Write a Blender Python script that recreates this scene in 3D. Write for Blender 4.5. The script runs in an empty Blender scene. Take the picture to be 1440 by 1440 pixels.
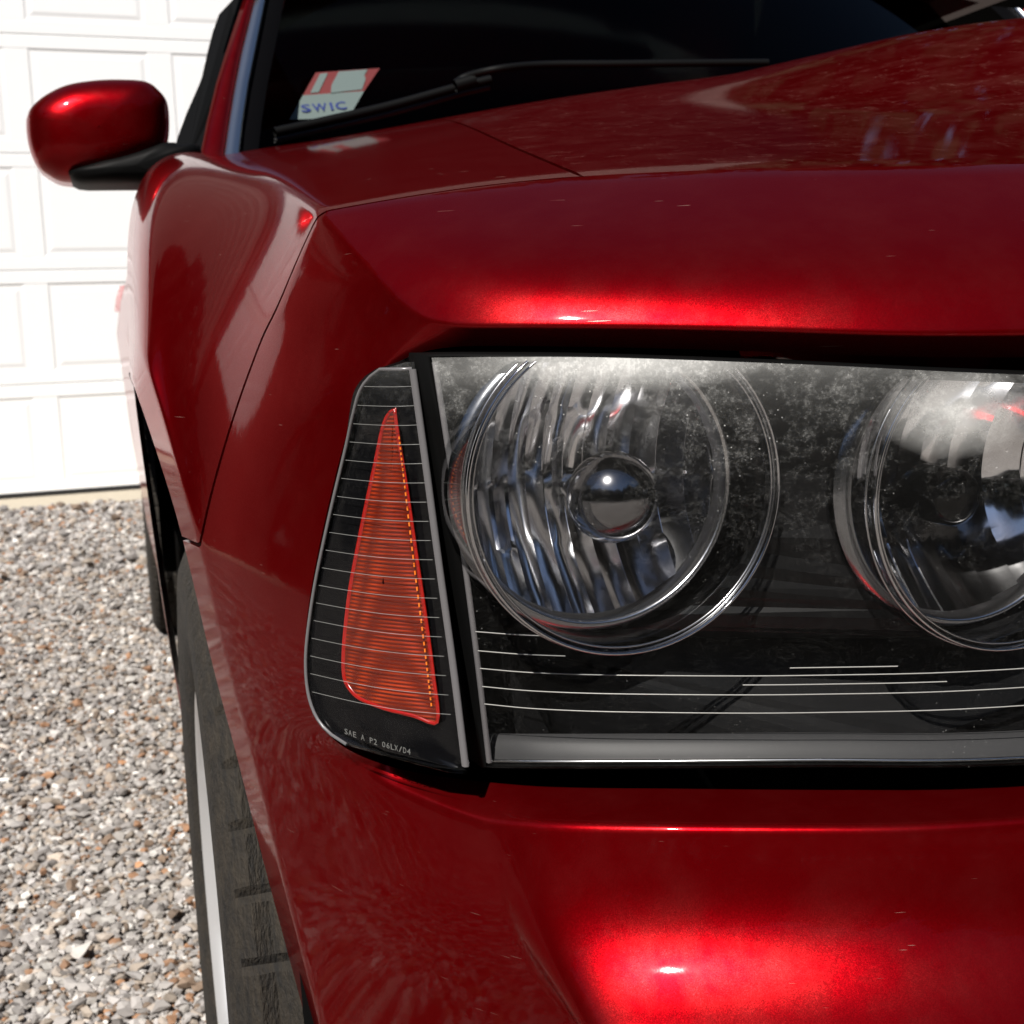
import bpy, bmesh, math, random
import numpy as np
from mathutils import Vector, Matrix
random.seed(7); rng = np.random.default_rng(7)
R = math.radians
sc = bpy.context.scene
col = sc.collection

# ---------------------------------------------------------------- camera
FOC = 1800.0; HZ = 450.0
ROLL = math.atan(.035); YAW = math.atan(544/1800); PITCH = math.atan((720-HZ)/FOC)
CAM = np.array([0, 0, .95])
FW = np.array([math.sin(YAW)*math.cos(PITCH), math.cos(YAW)*math.cos(PITCH), -math.sin(PITCH)])
_r = np.array([math.cos(YAW), -math.sin(YAW), 0]); _u = np.cross(_r, FW)
RT = _r*math.cos(ROLL)-_u*math.sin(ROLL); UP = _u*math.cos(ROLL)+_r*math.sin(ROLL)
cd = bpy.data.cameras.new('camera'); cam = bpy.data.objects.new('camera', cd); col.objects.link(cam)
cam.matrix_world = Matrix([[RT[0], UP[0], -FW[0], CAM[0]], [RT[1], UP[1], -FW[1], CAM[1]],
                           [RT[2], UP[2], -FW[2], CAM[2]], [0, 0, 0, 1]])
cd.sensor_width = 36; cd.lens = 45; cd.clip_start = .02; cd.clip_end = 500
cd.dof.use_dof = True; cd.dof.focus_distance = .68; cd.dof.aperture_fstop = 22
sc.camera = cam

# ---------------------------------------------------------------- light
SUN_EL = 50.0; SUN_AZ = 38.0        # azimuth: degrees towards -x from straight behind the camera (-y)
sd = np.array([-math.sin(R(SUN_AZ))*math.cos(R(SUN_EL)), -math.cos(R(SUN_AZ))*math.cos(R(SUN_EL)), math.sin(R(SUN_EL))])
w = bpy.data.worlds.new('World'); sc.world = w; w.use_nodes = True
nt = w.node_tree; nt.nodes.clear()
sky = nt.nodes.new('ShaderNodeTexSky'); sky.sky_type = 'NISHITA'; sky.sun_disc = False
sky.sun_elevation = R(SUN_EL); sky.sun_rotation = math.atan2(sd[0], sd[1]); sky.air_density = .8; sky.dust_density = .3
bg = nt.nodes.new('ShaderNodeBackground'); bg.inputs[1].default_value = .05
wo = nt.nodes.new('ShaderNodeOutputWorld')
nt.links.new(sky.outputs[0], bg.inputs[0]); nt.links.new(bg.outputs[0], wo.inputs[0])
sl = bpy.data.lights.new('sun', 'SUN'); sl.energy = 4.5; sl.angle = R(.5); sl.color = (1, .955, .89)
so = bpy.data.objects.new('sun', sl); col.objects.link(so)
so.rotation_euler = Vector((-sd[0], -sd[1], -sd[2])).to_track_quat('-Z', 'Y').to_euler()
sc.view_settings.view_transform = 'Standard'; sc.view_settings.look = 'None'
sc.view_settings.exposure = .6; sc.view_settings.gamma = 1
sc.render.engine = 'CYCLES'
sc.cycles.max_bounces = 8; sc.cycles.transparent_max_bounces = 14; sc.cycles.glossy_bounces = 5; sc.cycles.diffuse_bounces = 2
sc.cycles.caustics_reflective = False; sc.cycles.caustics_refractive = False
sc.cycles.sample_clamp_indirect = 4; sc.cycles.use_adaptive_sampling = True; sc.cycles.adaptive_threshold = .02

# ---------------------------------------------------------------- placing helpers
def ray(u, v): return FW+RT*((u-720)/FOC)-UP*((v-720)/FOC)
def at(u, v, y):
    d = ray(u, v); return CAM+d*(y/d[1])
def atx(u, v, x):
    d = ray(u, v); return CAM+d*(x/d[0])
def atz(u, v, z):
    d = ray(u, v); return CAM+d*((z-CAM[2])/d[2])

# ---------------------------------------------------------------- object helpers
def link(name, me, m=None, parent=None, smooth=True):
    o = bpy.data.objects.new(name, me); col.objects.link(o)
    if m is not None: me.materials.append(m)
    if parent is not None:
        o.parent = parent
        if parent.type == 'EMPTY': o.matrix_parent_inverse = Matrix.Translation(-parent.location)
    if smooth and len(me.polygons):
        me.polygons.foreach_set('use_smooth', [True]*len(me.polygons))
    return o
def mesh(name, vs, fs, m=None, parent=None, smooth=True):
    me = bpy.data.meshes.new(name); me.from_pydata([tuple(map(float, v)) for v in vs], [], fs); me.update()
    return link(name, me, m, parent, smooth)
def from_bm(name, bm, m=None, parent=None, smooth=True):
    me = bpy.data.meshes.new(name); bmesh.ops.recalc_face_normals(bm, faces=bm.faces); bm.to_mesh(me); bm.free()
    return link(name, me, m, parent, smooth)
def empty(name, loc=(0, 0, 0)):
    o = bpy.data.objects.new(name, None); col.objects.link(o); o.location = loc; o.empty_display_size = .1; return o
def tag(o, label=None, cat=None, group=None, kind=None):
    if label: o['label'] = label
    if cat: o['category'] = cat
    if group: o['group'] = group
    if kind: o['kind'] = kind
    return o
def sharp(o, ang=35):
    me = o.data
    try: me.set_sharp_from_angle(angle=R(ang))
    except Exception: pass
    return o
def grid(name, G, m=None, parent=None, closed_u=False, smooth=True):
    """G: list of rows of points -> quad sheet"""
    n, k = len(G), len(G[0]); vs = [p for r in G for p in r]; fs = []
    for i in range(n-1):
        for j in range(k if closed_u else k-1):
            j2 = (j+1) % k
            fs.append((i*k+j, i*k+j2, (i+1)*k+j2, (i+1)*k+j))
    return mesh(name, vs, fs, m, parent, smooth)
def crom(P, n):
    """Catmull-Rom through points P, n samples per span"""
    P = [np.array(p, float) for p in P]; Q = [2*P[0]-P[1]]+P+[2*P[-1]-P[-2]]; out = []
    for i in range(1, len(Q)-2):
        for t in np.arange(n)/n:
            a, b, c, d = Q[i-1], Q[i], Q[i+1], Q[i+2]
            out.append(.5*((2*b)+(-a+c)*t+(2*a-5*b+4*c-d)*t*t+(-a+3*b-3*c+d)*t**3))
    out.append(P[-1]); return out
def sheet(name, G, m, parent=None, n=6, k=6, smooth=True):
    """smooth sheet through a grid of control points"""
    rows = [crom(r, k) for r in G]
    cols = [crom([r[j] for r in rows], n) for j in range(len(rows[0]))]
    GG = [[cols[j][i] for j in range(len(cols))] for i in range(len(cols[0]))]
    return grid(name, GG, m, parent, smooth=smooth)
def tube(name, P, r, m, parent=None, seg=8, closed=False, taper=None):
    P = [np.array(p, float) for p in P]; n = len(P); G = []
    prev = None
    for i in range(n):
        if closed: t = P[(i+1) % n]-P[i-1]
        else: t = P[min(i+1, n-1)]-P[max(i-1, 0)]
        t /= np.linalg.norm(t)+1e-12
        a = np.array([0, 0, 1.]) if prev is None else prev
        if abs(a@t) > .95 and prev is None: a = np.array([1., 0, 0])
        a = a-(a@t)*t; a /= np.linalg.norm(a); b = np.cross(t, a); prev = a
        rr = r if taper is None else r*taper[i]
        G.append([P[i]+rr*(math.cos(q)*a+math.sin(q)*b) for q in np.arange(seg)*2*math.pi/seg])
    if closed: G.append(G[0])
    return grid(name, G, m, parent, closed_u=True)
def box(name, lo, hi, m, parent=None, bev=0.0, rot=None, loc=None):
    bm = bmesh.new(); bmesh.ops.create_cube(bm, size=1)
    lo = np.array(lo, float); hi = np.array(hi, float)
    for v in bm.verts:
        v.co = Vector([(lo[i]+hi[i])/2+v.co[i]*(hi[i]-lo[i]) for i in range(3)])
    if bev: bmesh.ops.bevel(bm, geom=bm.edges[:], offset=bev, segments=2, profile=.5, affect='EDGES')
    o = from_bm(name, bm, m, parent, smooth=False)
    if loc is not None: o.location = loc
    if rot is not None: o.rotation_euler = rot
    return o

# ---------------------------------------------------------------- materials
def pm(name, base, rough=.5, metal=0, spec=.5, coat=0, coat_r=.03, coat_ior=1.5, emit=None):
    m = bpy.data.materials.new(name); m.use_nodes = True; b = m.node_tree.nodes['Principled BSDF']
    b.inputs['Base Color'].default_value = (*base, 1); b.inputs['Roughness'].default_value = rough
    b.inputs['Metallic'].default_value = metal; b.inputs['Specular IOR Level'].default_value = spec
    b.inputs['Coat Weight'].default_value = coat; b.inputs['Coat Roughness'].default_value = coat_r
    b.inputs['Coat IOR'].default_value = coat_ior
    return m
class N:
    """short node helper"""
    def __init__(s, m): s.m = m; s.t = m.node_tree; s.b = s.t.nodes.get('Principled BSDF'); s.o = s.t.nodes.get('Material Output')
    def new(s, t, **kw):
        n = s.t.nodes.new(t)
        for k, v in kw.items():
            if k.startswith('i_'):
                key = k[2:]; key = int(key) if key.isdigit() else key.replace('_', ' ')
                n.inputs[key].default_value = v
            else: setattr(n, k, v)
        return n
    def l(s, a, b): s.t.links.new(a, b)
    def coord(s, kind='Object', scale=(1, 1, 1)):
        tc = s.new('ShaderNodeTexCoord'); mp = s.new('ShaderNodeMapping'); mp.inputs['Scale'].default_value = scale
        s.l(tc.outputs[kind], mp.inputs[0]); return mp.outputs[0]
    def noise(s, vec, scale, detail=4, rough=.5):
        n = s.new('ShaderNodeTexNoise'); n.inputs['Scale'].default_value = scale; n.inputs['Detail'].default_value = detail
        n.inputs['Roughness'].default_value = rough; s.l(vec, n.inputs['Vector']); return n.outputs['Fac']
    def ramp(s, fac, stops):
        r = s.new('ShaderNodeValToRGB'); e = r.color_ramp.elements
        while len(e) < len(stops): e.new(.5)
        for i, (p, c) in enumerate(stops):
            e[i].position = p; e[i].color = (c, c, c, 1) if not hasattr(c, '__len__') else (*c, 1)
        s.l(fac, r.inputs[0]); return r.outputs[0]
    def math(s, op, a, b=None):
        n = s.new('ShaderNodeMath', operation=op)
        for i, q in enumerate((a, b)):
            if q is None: continue
            if isinstance(q, (int, float)): n.inputs[i].default_value = q
            else: s.l(q, n.inputs[i])
        return n.outputs[0]
    def mixc(s, fac, a, b):
        n = s.new('ShaderNodeMix', data_type='RGBA')
        for i, q in ((0, fac), (6, a), (7, b)):
            if isinstance(q, (int, float)): n.inputs[i].default_value = q
            elif isinstance(q, tuple): n.inputs[i].default_value = (*q, 1)
            else: s.l(q, n.inputs[i])
        return n.outputs[2]
    def bump(s, h, strength=.3, dist=.01):
        n = s.new('ShaderNodeBump'); n.inputs['Strength'].default_value = strength; n.inputs['Distance'].default_value = dist
        s.l(h, n.inputs['Height']); return n.outputs[0]

def paint(name, dust=0.0):
    m = pm(name, (.225, .0010, .0032), .335, .87, .06, coat=.7, coat_r=.05, coat_ior=1.22)
    m.node_tree.nodes['Principled BSDF'].inputs['Specular Tint'].default_value = (.75, .06, .08, 1)
    n = N(m); v = n.coord()
    # metallic flake: tiny tilted facets below the clear coat
    vo = n.new('ShaderNodeTexVoronoi'); vo.inputs['Scale'].default_value = 2600; n.l(v, vo.inputs['Vector'])
    bsub = n.new('ShaderNodeVectorMath', operation='SUBTRACT'); n.l(vo.outputs['Color'], bsub.inputs[0]); bsub.inputs[1].default_value = (.5, .5, .5)
    bsc = n.new('ShaderNodeVectorMath', operation='SCALE'); n.l(bsub.outputs[0], bsc.inputs[0]); bsc.inputs['Scale'].default_value = .07
    geo = n.new('ShaderNodeNewGeometry'); add = n.new('ShaderNodeVectorMath', operation='ADD'); n.l(geo.outputs['Normal'], add.inputs[0]); n.l(bsc.outputs[0], add.inputs[1])
    nn = n.new('ShaderNodeVectorMath', operation='NORMALIZE'); n.l(add.outputs[0], nn.inputs[0]); n.l(nn.outputs[0], n.b.inputs['Normal'])
    # fine orange peel and swirl in the clear coat
    pe = n.noise(v, 220, 2); n.l(n.bump(pe, .012, .002), n.b.inputs['Coat Normal'])
    # thin dust film and scratches
    du = n.ramp(n.noise(v, 26, 4, .65), [(.42, 0), (.75, 1)])
    sp = n.ramp(n.noise(v, 900, 2), [(.70, 0), (.78, 1)])
    k = n.math('MULTIPLY', n.math('ADD', n.math('MULTIPLY', du, .03+dust*.25), n.math('MULTIPLY', sp, .02+dust*.25)), 1.0)
    # a few short pale scratches, tilted across the panel
    rot = n.new('ShaderNodeMapping'); tcs = n.new('ShaderNodeTexCoord'); n.l(tcs.outputs['Object'], rot.inputs[0]); rot.inputs['Rotation'].default_value = (0, .35, 0); rot.inputs['Scale'].default_value = (1, 1, 34)
    scr = n.ramp(n.noise(rot.outputs[0], 42, 1), [(.77, 0), (.79, 1)])
    k = n.math('ADD', k, n.math('MULTIPLY', n.math('MULTIPLY', scr, n.ramp(n.noise(v, 33, 2), [(.52, 0), (.58, 1)])), .6))
    if dust:
        vv = n.coord(scale=(1.0, .35, 1))
        for s_, w_ in ((17, .010), (31, .008)):
            f = n.noise(vv, s_, 5, .7); li = n.ramp(f, [(.5-w_*1.6, 0), (.5-w_*.5, 1), (.5+w_*.5, 1), (.5+w_*1.6, 0)])
            brk = n.ramp(n.noise(v, 60, 3), [(.48, 0), (.6, 1)])
            k = n.math('ADD', k, n.math('MULTIPLY', n.math('MULTIPLY', li, brk), dust*.55))
    n.l(n.mixc(k, (.225, .0010, .0032), (.30, .24, .20)), n.b.inputs['Base Color'])
    n.l(n.math('SUBTRACT', .87, n.math('MULTIPLY', k, .7)), n.b.inputs['Metallic'])
    return m
M = {}
M['paint'] = paint('red_paint'); M['hood_paint'] = paint('dusty_red_paint', .3)
M['black'] = pm('black_plastic', (.004, .004, .004), .5, 0, .08)
M['gloss_black'] = pm('gloss_black_plastic', (.003, .003, .0035), .12, 0, .3)
M['rubber'] = pm('seal_rubber', (.012, .012, .012), .6)

# ================================================================ THE CAR
car = empty('red_car', (1.16, 3.0, 0)); car_inv = None
CX = 1.16
V = {}; FACES = []; CREASE = {}
def vert(name, p): V[name] = np.array(p, float)
def ell(u, v, ry, rz, yc=1.18, zc=.40, front=True):
    """where the line of sight meets the wheel-arch cylinder (front half)"""
    d = ray(u, v); a = (d[1]/ry)**2+(d[2]/rz)**2
    b = 2*(d[1]*(CAM[1]-yc)/ry**2+d[2]*(CAM[2]-zc)/rz**2); c = ((CAM[1]-yc)/ry)**2+((CAM[2]-zc)/rz)**2-1
    t = (-b-math.sqrt(max(b*b-4*a*c, 0)))/(2*a); return CAM+d*t

# --- hood and nose: columns from the corner (5) to the car's middle (0)
def row(tagname, pts):
    for i, p in pts.items():
        if len(p) == 3 and isinstance(p[2], str): vert(f'{tagname}{i}', (p[0], float(p[2]), p[1]))
        else: vert(f'{tagname}{i}', at(*p))
# R2 crease between hood and nose, R3 nose middle, R4 lower nose crease, O opening top
row('H1_', {5: (450, 297, .755), 4: (600, 270, .72), 3: (800, 245, .71), 2: (1120, 234, .645), 1: (1440, 232, .60)})
vert('H1_0', (CX, .555, 1.035)); vert('H1_x', (0.840, .57, 1.03))
row('N_', {5: (526, 385, .670), 4: (655, 375, .619), 3: (830, 368, .590), 2: (1130, 368, .549), 1: (1440, 376, .518)})
vert('N_x', (0.830, .489, .985)); vert('N_0', (CX, .477, .988))
row('H2_', {5: (588, 458, .632), 4: (690, 459, .60), 3: (860, 459, .573), 2: (1140, 464, .533), 1: (1440, 478, .503)})
vert('H2_x', (0.820, .474, .94)); vert('H2_0', (CX, .462, .942))
row('OT_', {5: (590, 487, .640), 4: (690, 486, .610), 3: (860, 488, .583), 2: (1140, 496, .543), 1: (1440, 511, .513)})
vert('OT_x', (0.820, .484, .922)); vert('OT_0', (CX, .472, .924))
# hood rows towards the cowl
row('G1_', {5: (412, 268, .92), 4: (545, 228, .98), 3: (690, 200, 1.02), 2: (930, 182, .98), 1: (1300, 172, .88)})
vert('G1_x', (.93, .80, 1.118)); vert('G1_0', (CX, .78, 1.145))
row('G2_', {5: (372, 238, 1.16), 4: (500, 198, 1.27), 3: (640, 172, 1.34), 2: (840, 151, 1.30), 1: (1130, 139, 1.13)})
vert('G2_x', (.96, 1.06, 1.224)); vert('G2_0', (CX, 1.02, 1.243))
row('G3_', {5: (335, 221, 1.55), 4: (450, 196, 1.66), 3: (590, 166, 1.76)})
vert('G3_2', (.60, 1.65, 1.253)); vert('G3_1', (.80, 1.5, 1.266)); vert('G3_x', (.98, 1.45, 1.302)); vert('G3_0', (CX, 1.43, 1.318))
row('G4_', {5: (316, 218, 1.95), 4: (418, 199, 2.0)})
vert('G4_3', (.46, 2.10, 1.245)); vert('G4_2', (.60, 2.07, 1.26)); vert('G4_1', (.80, 2.05, 1.275)); vert('G4_x', (.98, 2.04, 1.306)); vert('G4_0', (CX, 2.03, 1.32))
order = ['5', '4', '3', '2', '1', 'x', '0']
def strip(a, b, panel_fn):
    for i in range(len(order)-1):
        FACES.append(((a+order[i], a+order[i+1], b+order[i+1], b+order[i]), panel_fn(i)))
hoodp = lambda i: 'fender' if i < 2 else 'hood'
strip('G4_', 'G3_', hoodp); strip('G3_', 'G2_', hoodp); strip('G2_', 'G1_', hoodp); strip('G1_', 'H1_', hoodp)
strip('H1_', 'N_', lambda i: 'fascia'); strip('N_', 'H2_', lambda i: 'fascia'); strip('H2_', 'OT_', lambda i: 'fascia')
def crease(names, w):
    for a, b in zip(names, names[1:]): CREASE[(a, b)] = w
crease(['H1_'+i for i in order], .82); crease(['H2_'+i for i in order], .80); crease(['OT_'+i for i in order], 1)
crease(['G1_x', 'G2_x', 'G3_x', 'G4_x'], .45); crease(['G1_1', 'G2_1', 'G3_1', 'G4_1'], .45); crease(['H1_5', 'N_5', 'H2_5'], .55); crease(['H1_5', 'G1_5', 'G2_5', 'G3_5', 'G4_5'], .6)

# --- corner: inner chain I (nose edge, opening edge, bumper edge), outer chain E (seam, arch crease)
I = {2: 'H2_5', 1: 'N_5', 0: 'H1_5'}
inner = {3: (505, 540, .664), 4: (468, 680, .682), 5: (437, 820, .694), 6: (425, 920, .697), 7: (433, 998, .693), 8: (472, 1052, .678)}
outer_px = {1: (425, 350, .785), 2: (387, 440, .790), 3: (345, 545, .803), 4: (312, 655, .83), 5: (281, 765, None), 6: (308, 884, None),
            7: (330, 970, None), 8: (353, 1050, None), 9: (385, 1180, None), 10: (405, 1262, None), 11: (425, 1342, None), 12: (449, 1440, None), 13: (478, 1560, None)}
ER = (.445, .62); LR = (.385, .565)
for k, p in inner.items(): vert(f'I{k}', at(*p)); I[k] = f'I{k}'
bump_edge = {9: (690, 1155, .602), 10: (700, 1250, .592), 11: (738, 1345, .579), 12: (822, 1440, .560), 13: (925, 1530, .538)}
for k, p in bump_edge.items(): vert(f'I{k}', at(*p)); I[k] = f'I{k}'
Eo = {0: 'H1_5'}
for k, p in outer_px.items():
    vert(f'E{k}', at(*p) if p[2] else ell(p[0], p[1], *ER)); Eo[k] = f'E{k}'
FACES.append((('H1_5', I[1], 'P1', 'Q1'), 'fascia')); FACES.append((('H1_5', 'Q1', 'E1'), 'fascia'))
for k in range(1, 13):
    if k != 8: FACES.append(((I[k], I[k+1], f'P{k+1}', f'P{k}'), 'fascia'))
    FACES.append(((f'P{k}', f'P{k+1}', f'Q{k+1}', f'Q{k}'), 'fascia'))
    FACES.append(((f'Q{k}', f'Q{k+1}', Eo[k+1], Eo[k]), 'fascia'))
FACES.append((('H2_5', 'OT_5', 'I3'), 'fascia'))
crease(['OT_5', 'I3', 'I4', 'I5', 'I6', 'I7', 'I8'], 1)
# band below the headlight opening
row('OB_', {6: (565, 1086, .662), 5: (668, 1098, .638), 4: (760, 1105, .616), 3: (900, 1109, .588), 2: (1140, 1111, .553), 1: (1440, 1112, .522)})
vert('OB_x', (0.820, .496, .704)); vert('OB_0', (CX, .484, .702))
row('B1_', {6: (585, 1121, .645), 4: (780, 1159, .573), 3: (920, 1162, .545), 2: (1150, 1163, .512), 1: (1440, 1163, .482)})
vert('B1_x', (0.820, .455, .697)); vert('B1_0', (CX, .443, .695))
V['B1_5'] = V['I9']
for i_ in ('4', '3', '2', '1', 'x', '0'):
    for nme, d_ in (('B2_', (0, -.006, -.033)), ('B3_', (0, -.019, -.057)), ('B4_', (0, -.041, -.077)), ('B5_', (0, -.071, -.093))):
        sh_ = -.016 if i_ == '4' else (-.008 if i_ == '3' else 0)
        vert(nme+i_, V['B1_'+i_]+np.array(d_)+np.array([sh_, -.42*sh_, 0]))
V.pop('B1_5', None)
def nm(s, i):
    if i == '5' and s in ('B1_', 'B2_', 'B3_', 'B4_', 'B5_'): return {'B1_': 'I9', 'B2_': 'I10', 'B3_': 'I11', 'B4_': 'I12', 'B5_': 'I13'}[s]
    return s+i
for a, b in (('OB_', 'B1_'), ('B1_', 'B2_'), ('B2_', 'B3_'), ('B3_', 'B4_'), ('B4_', 'B5_')):
    for i in range(len(order)-1):
        FACES.append(((nm(a, order[i]), nm(a, order[i+1]), nm(b, order[i+1]), nm(b, order[i])), 'fascia'))
FACES.append((('OB_6', 'OB_5', 'I9', 'B1_6'), 'fascia'))
FACES.append((('I8', 'OB_6', 'B1_6', 'P8'), 'fascia'))
FACES.append((('P8', 'B1_6', 'I9', 'P9'), 'fascia'))
crease(['I8', 'OB_6', 'OB_5', 'OB_4', 'OB_3', 'OB_2', 'OB_1', 'OB_x', 'OB_0'], 1)
crease(['B1_6', 'I9', 'B1_4', 'B1_3', 'B1_2', 'B1_1', 'B1_x', 'B1_0'], .75)
crease(['I9', 'I10', 'I11', 'I12', 'I13'], .92)
# --- arch lip strip
lip_px = {5: (255, 745), 6: (290, 900), 7: (309, 975), 8: (330, 1050), 9: (362, 1180), 10: (384, 1262), 11: (405, 1342), 12: (432, 1440), 13: (462, 1560)}
for k, p in lip_px.items(): vert(f'L{k}', ell(p[0], p[1], *LR))
for k in range(5, 15): FACES.append(((f'E{k}', f'E{k+1}', f'L{k+1}', f'L{k}'), 'fascia'))
crease([f'E{k}' for k in range(5, 16)], .72); crease([f'L{k}' for k in range(5, 16)], 1)
# --- fender side: columns F1..F3 behind the seam (E0..E5)
fcol = {1: [(395, 300, 1.06), (355, 385, 1.08), (312, 478, 1.09), (277, 580, 1.09)],
        2: [(352, 262, 1.38), (308, 320, 1.34), (262, 412, 1.29), (240, 490, 1.25)],
        3: [(308, 231, 1.85), (268, 274, 1.80), (222, 352, 1.68), (199, 432, 1.50)]}
fe = {1: (251, 665), 2: (222, 555), 3: (191, 468)}; fl = {1: (231, 668), 2: (206, 592), 3: (184, 530)}
ftop = {1: 'G1_5', 2: 'G2_5', 3: 'G3_5'}
for c in (1, 2, 3):
    vert(f'F{c}_4', ell(*fe[c], *ER)); vert(f'F{c}_5', ell(*fl[c], *LR))
vert('F4_4', at(181, 470, 1.34)); vert('F4_5', at(183, 534, 1.24))
ftop[4] = 'G4_5'; ftop[0] = 'H1_5'; fw_ = {0: .15, 1: .45, 2: .75, 3: .95, 4: 1.0}; fx_ = {0: 1, 1: 1, 2: .9, 3: .8, 4: .75}
for c in (0, 1, 2, 3, 4):
    T, B = V[ftop[c]], V[f'F{c}_4' if c else 'E5']
    for r in range(4):
        q = (r+1)/5; a = q*math.pi/2; p = T*(1-q)+B*q
        e_ = np.array([T[0]+(B[0]-T[0])*math.sin(a)**fx_[c], p[1], B[2]+(T[2]-B[2])*math.cos(a)**fx_[c]])
        vert(f'F{c}_{r}' if c else f'E{r+1}', p*(1-fw_[c])+e_*fw_[c])
# two middle columns, pushed out so that the corner is rounded in plan
def mid(k, t, bulge):
    a, b = V[I[k]], V[Eo[k]]; p = a*(1-t)+b*t
    d = p-CAM; return p-d/np.linalg.norm(d)*bulge
bl = {k: (.006, .006) for k in range(1, 9)}; bl[1] = (.002, .002); bl.update({8: (.008, .007), 9: (.016, .011), 10: (.017, .011), 11: (.016, .011), 12: (.014, .010), 13: (.013, .010)})
for k in range(1, 14):
    vert(f'P{k}', mid(k, .36, bl[k][0])); vert(f'Q{k}', mid(k, .70, bl[k][1]))
# --- bumper underside (out of frame)
row('B6_', {})
for i in order[1:]:
    p = V['B5_'+i]; vert('B6_'+i, (p[0], p[1]-.005, .50)); vert('B7_'+i, (p[0], p[1]+.06, .22))
for nme, src in (('I14', 'I13'), ('P14', 'P13'), ('Q14', 'Q13'), ('E14', 'E13')):
    p = V[src]; vert(nme, (p[0]+.004, p[1]+.0, .30)); vert(nme[0]+'15', (p[0]+.02, p[1]+.03, .22))
for a, b in (('B5_', 'B6_'), ('B6_', 'B7_')):
    na = {'B5_': 'I13', 'B6_': 'I14', 'B7_': 'I15'}
    f = lambda s, i: na[s] if i == '5' else s+i
    for i in range(len(order)-1):
        FACES.append(((f(a, order[i]), f(a, order[i+1]), f(b, order[i+1]), f(b, order[i])), 'fascia'))
for k in (13, 14):
    for a, b in (('I', 'P'), ('P', 'Q'), ('Q', 'E')):
        FACES.append(((f'{a}{k}', f'{a}{k+1}', f'{b}{k+1}', f'{b}{k}'), 'fascia'))
vert('L14', (V['E14'][0]-.01, 1.0, .30)); vert('L15', (V['E15'][0]-.01, 1.04, .22))
colnames = [['E1', 'E2', 'E3', 'E4', 'E5', 'L5']]+[[f'F{c}_{r}' for r in range(6)] for c in (1, 2, 3, 4)]
tops = ['H1_5', 'G1_5', 'G2_5', 'G3_5', 'G4_5']
for c in range(4):
    A, B = [tops[c]]+colnames[c], [tops[c+1]]+colnames[c+1]
    for r in range(6): FACES.append(((A[r], A[r+1], B[r+1], B[r]), 'fender'))
crease(['E5', 'F1_4', 'F2_4', 'F3_4', 'F4_4'], .72); crease(['L5', 'F1_5', 'F2_5', 'F3_5', 'F4_5'], 1)
crease(['H1_5', 'E1', 'E2'], .45)

def build_body():
    """subdivide the control cage of both halves and cut it into panels"""
    bm = bmesh.new(); cl = bm.edges.layers.float.new('crease_edge'); pl = bm.faces.layers.int.new('panel')
    panels = ['hood', 'fender', 'fascia', 'fender_far']; idx = {}
    for side in (0, 1):
        for n, p in V.items():
            if side and abs(p[0]-CX) < 1e-6: idx[(n, 1)] = idx[(n, 0)]; continue
            q = p if not side else np.array([2*CX-p[0], p[1], p[2]])
            idx[(n, side)] = bm.verts.new(q)
        for f, pan in FACES:
            vs = [idx[(n, side)] for n in f]
            if side: vs = vs[::-1]
            fc = bm.faces.new(vs); fc[pl] = panels.index(pan)+(1 if False else 0) if not (side and pan == 'fender') else 3
        for (a, b), wgt in CREASE.items():
            e = bm.edges.get((idx[(a, side)], idx[(b, side)]))
            if e: e[cl] = wgt
    for v in [v for v in bm.verts if not v.link_faces]: bm.verts.remove(v)
    bmesh.ops.recalc_face_normals(bm, faces=bm.faces)
    me = bpy.data.meshes.new('cage'); bm.to_mesh(me); bm.free()
    o = bpy.data.objects.new('cage', me); col.objects.link(o)
    md = o.modifiers.new('s', 'SUBSURF'); md.levels = 4; md.render_levels = 4; md.use_limit_surface = True
    dg = bpy.context.evaluated_depsgraph_get(); ev = o.evaluated_get(dg); me2 = bpy.data.meshes.new_from_object(ev)
    bpy.data.objects.remove(o); bpy.data.meshes.remove(me)
    out = {}
    for pi, pn in enumerate(panels):
        b2 = bmesh.new(); b2.from_mesh(me2); pl = b2.faces.layers.int['panel']
        seam = {}
        inside = np.mean([f.normal.y for f in b2.faces if f[pl] == 2])
        flip = inside > 0
        if flip: bmesh.ops.reverse_faces(b2, faces=b2.faces)
        # verts on the joint between this panel and another one
        gap = set()
        for v in b2.verts:
            ps = {f[pl] for f in v.link_faces}
            if pi in ps and len(ps) > 1 and not (ps == {0, 2} or ps == {1, 0, 2} and False): gap.add(v.index)
        b2.verts.ensure_lookup_table()
        kill = [f for f in b2.faces if f[pl] != pi]
        nrm = {v.index: v.normal.copy() for v in b2.verts}
        for v in b2.verts: v.index = v.index
        lay = b2.verts.layers.int.new('g')
        for v in b2.verts: v[lay] = 1 if v.index in gap else 0
        nl = b2.verts.layers.float_vector.new('n0')
        for v in b2.verts: v[nl] = v.normal
        bmesh.ops.delete(b2, geom=kill, context='FACES')
        # pull the joint back a little, then fold every free edge inwards
        mv = {}
        for v in b2.verts:
            if v[lay]:
                q = [e.other_vert(v).co for e in v.link_edges if not e.other_vert(v)[lay]]
                if q:
                    d = sum(q, Vector())/len(q)-v.co
                    if d.length > 1e-6: mv[v] = d.normalized()*min(.0017, d.length*.5)
        for v, d in mv.items(): v.co += d
        be = [e for e in b2.edges if e.is_boundary]
        r = bmesh.ops.extrude_edge_only(b2, edges=be)
        for g in r['geom']:
            if isinstance(g, bmesh.types.BMVert): g.co -= g[nl]*.010
        me3 = bpy.data.meshes.new(pn); b2.to_mesh(me3); b2.free()
        out[pn] = me3
    return out
pan = build_body()
hood = link('hood', pan['hood'], M['hood_paint'], car)
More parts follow.
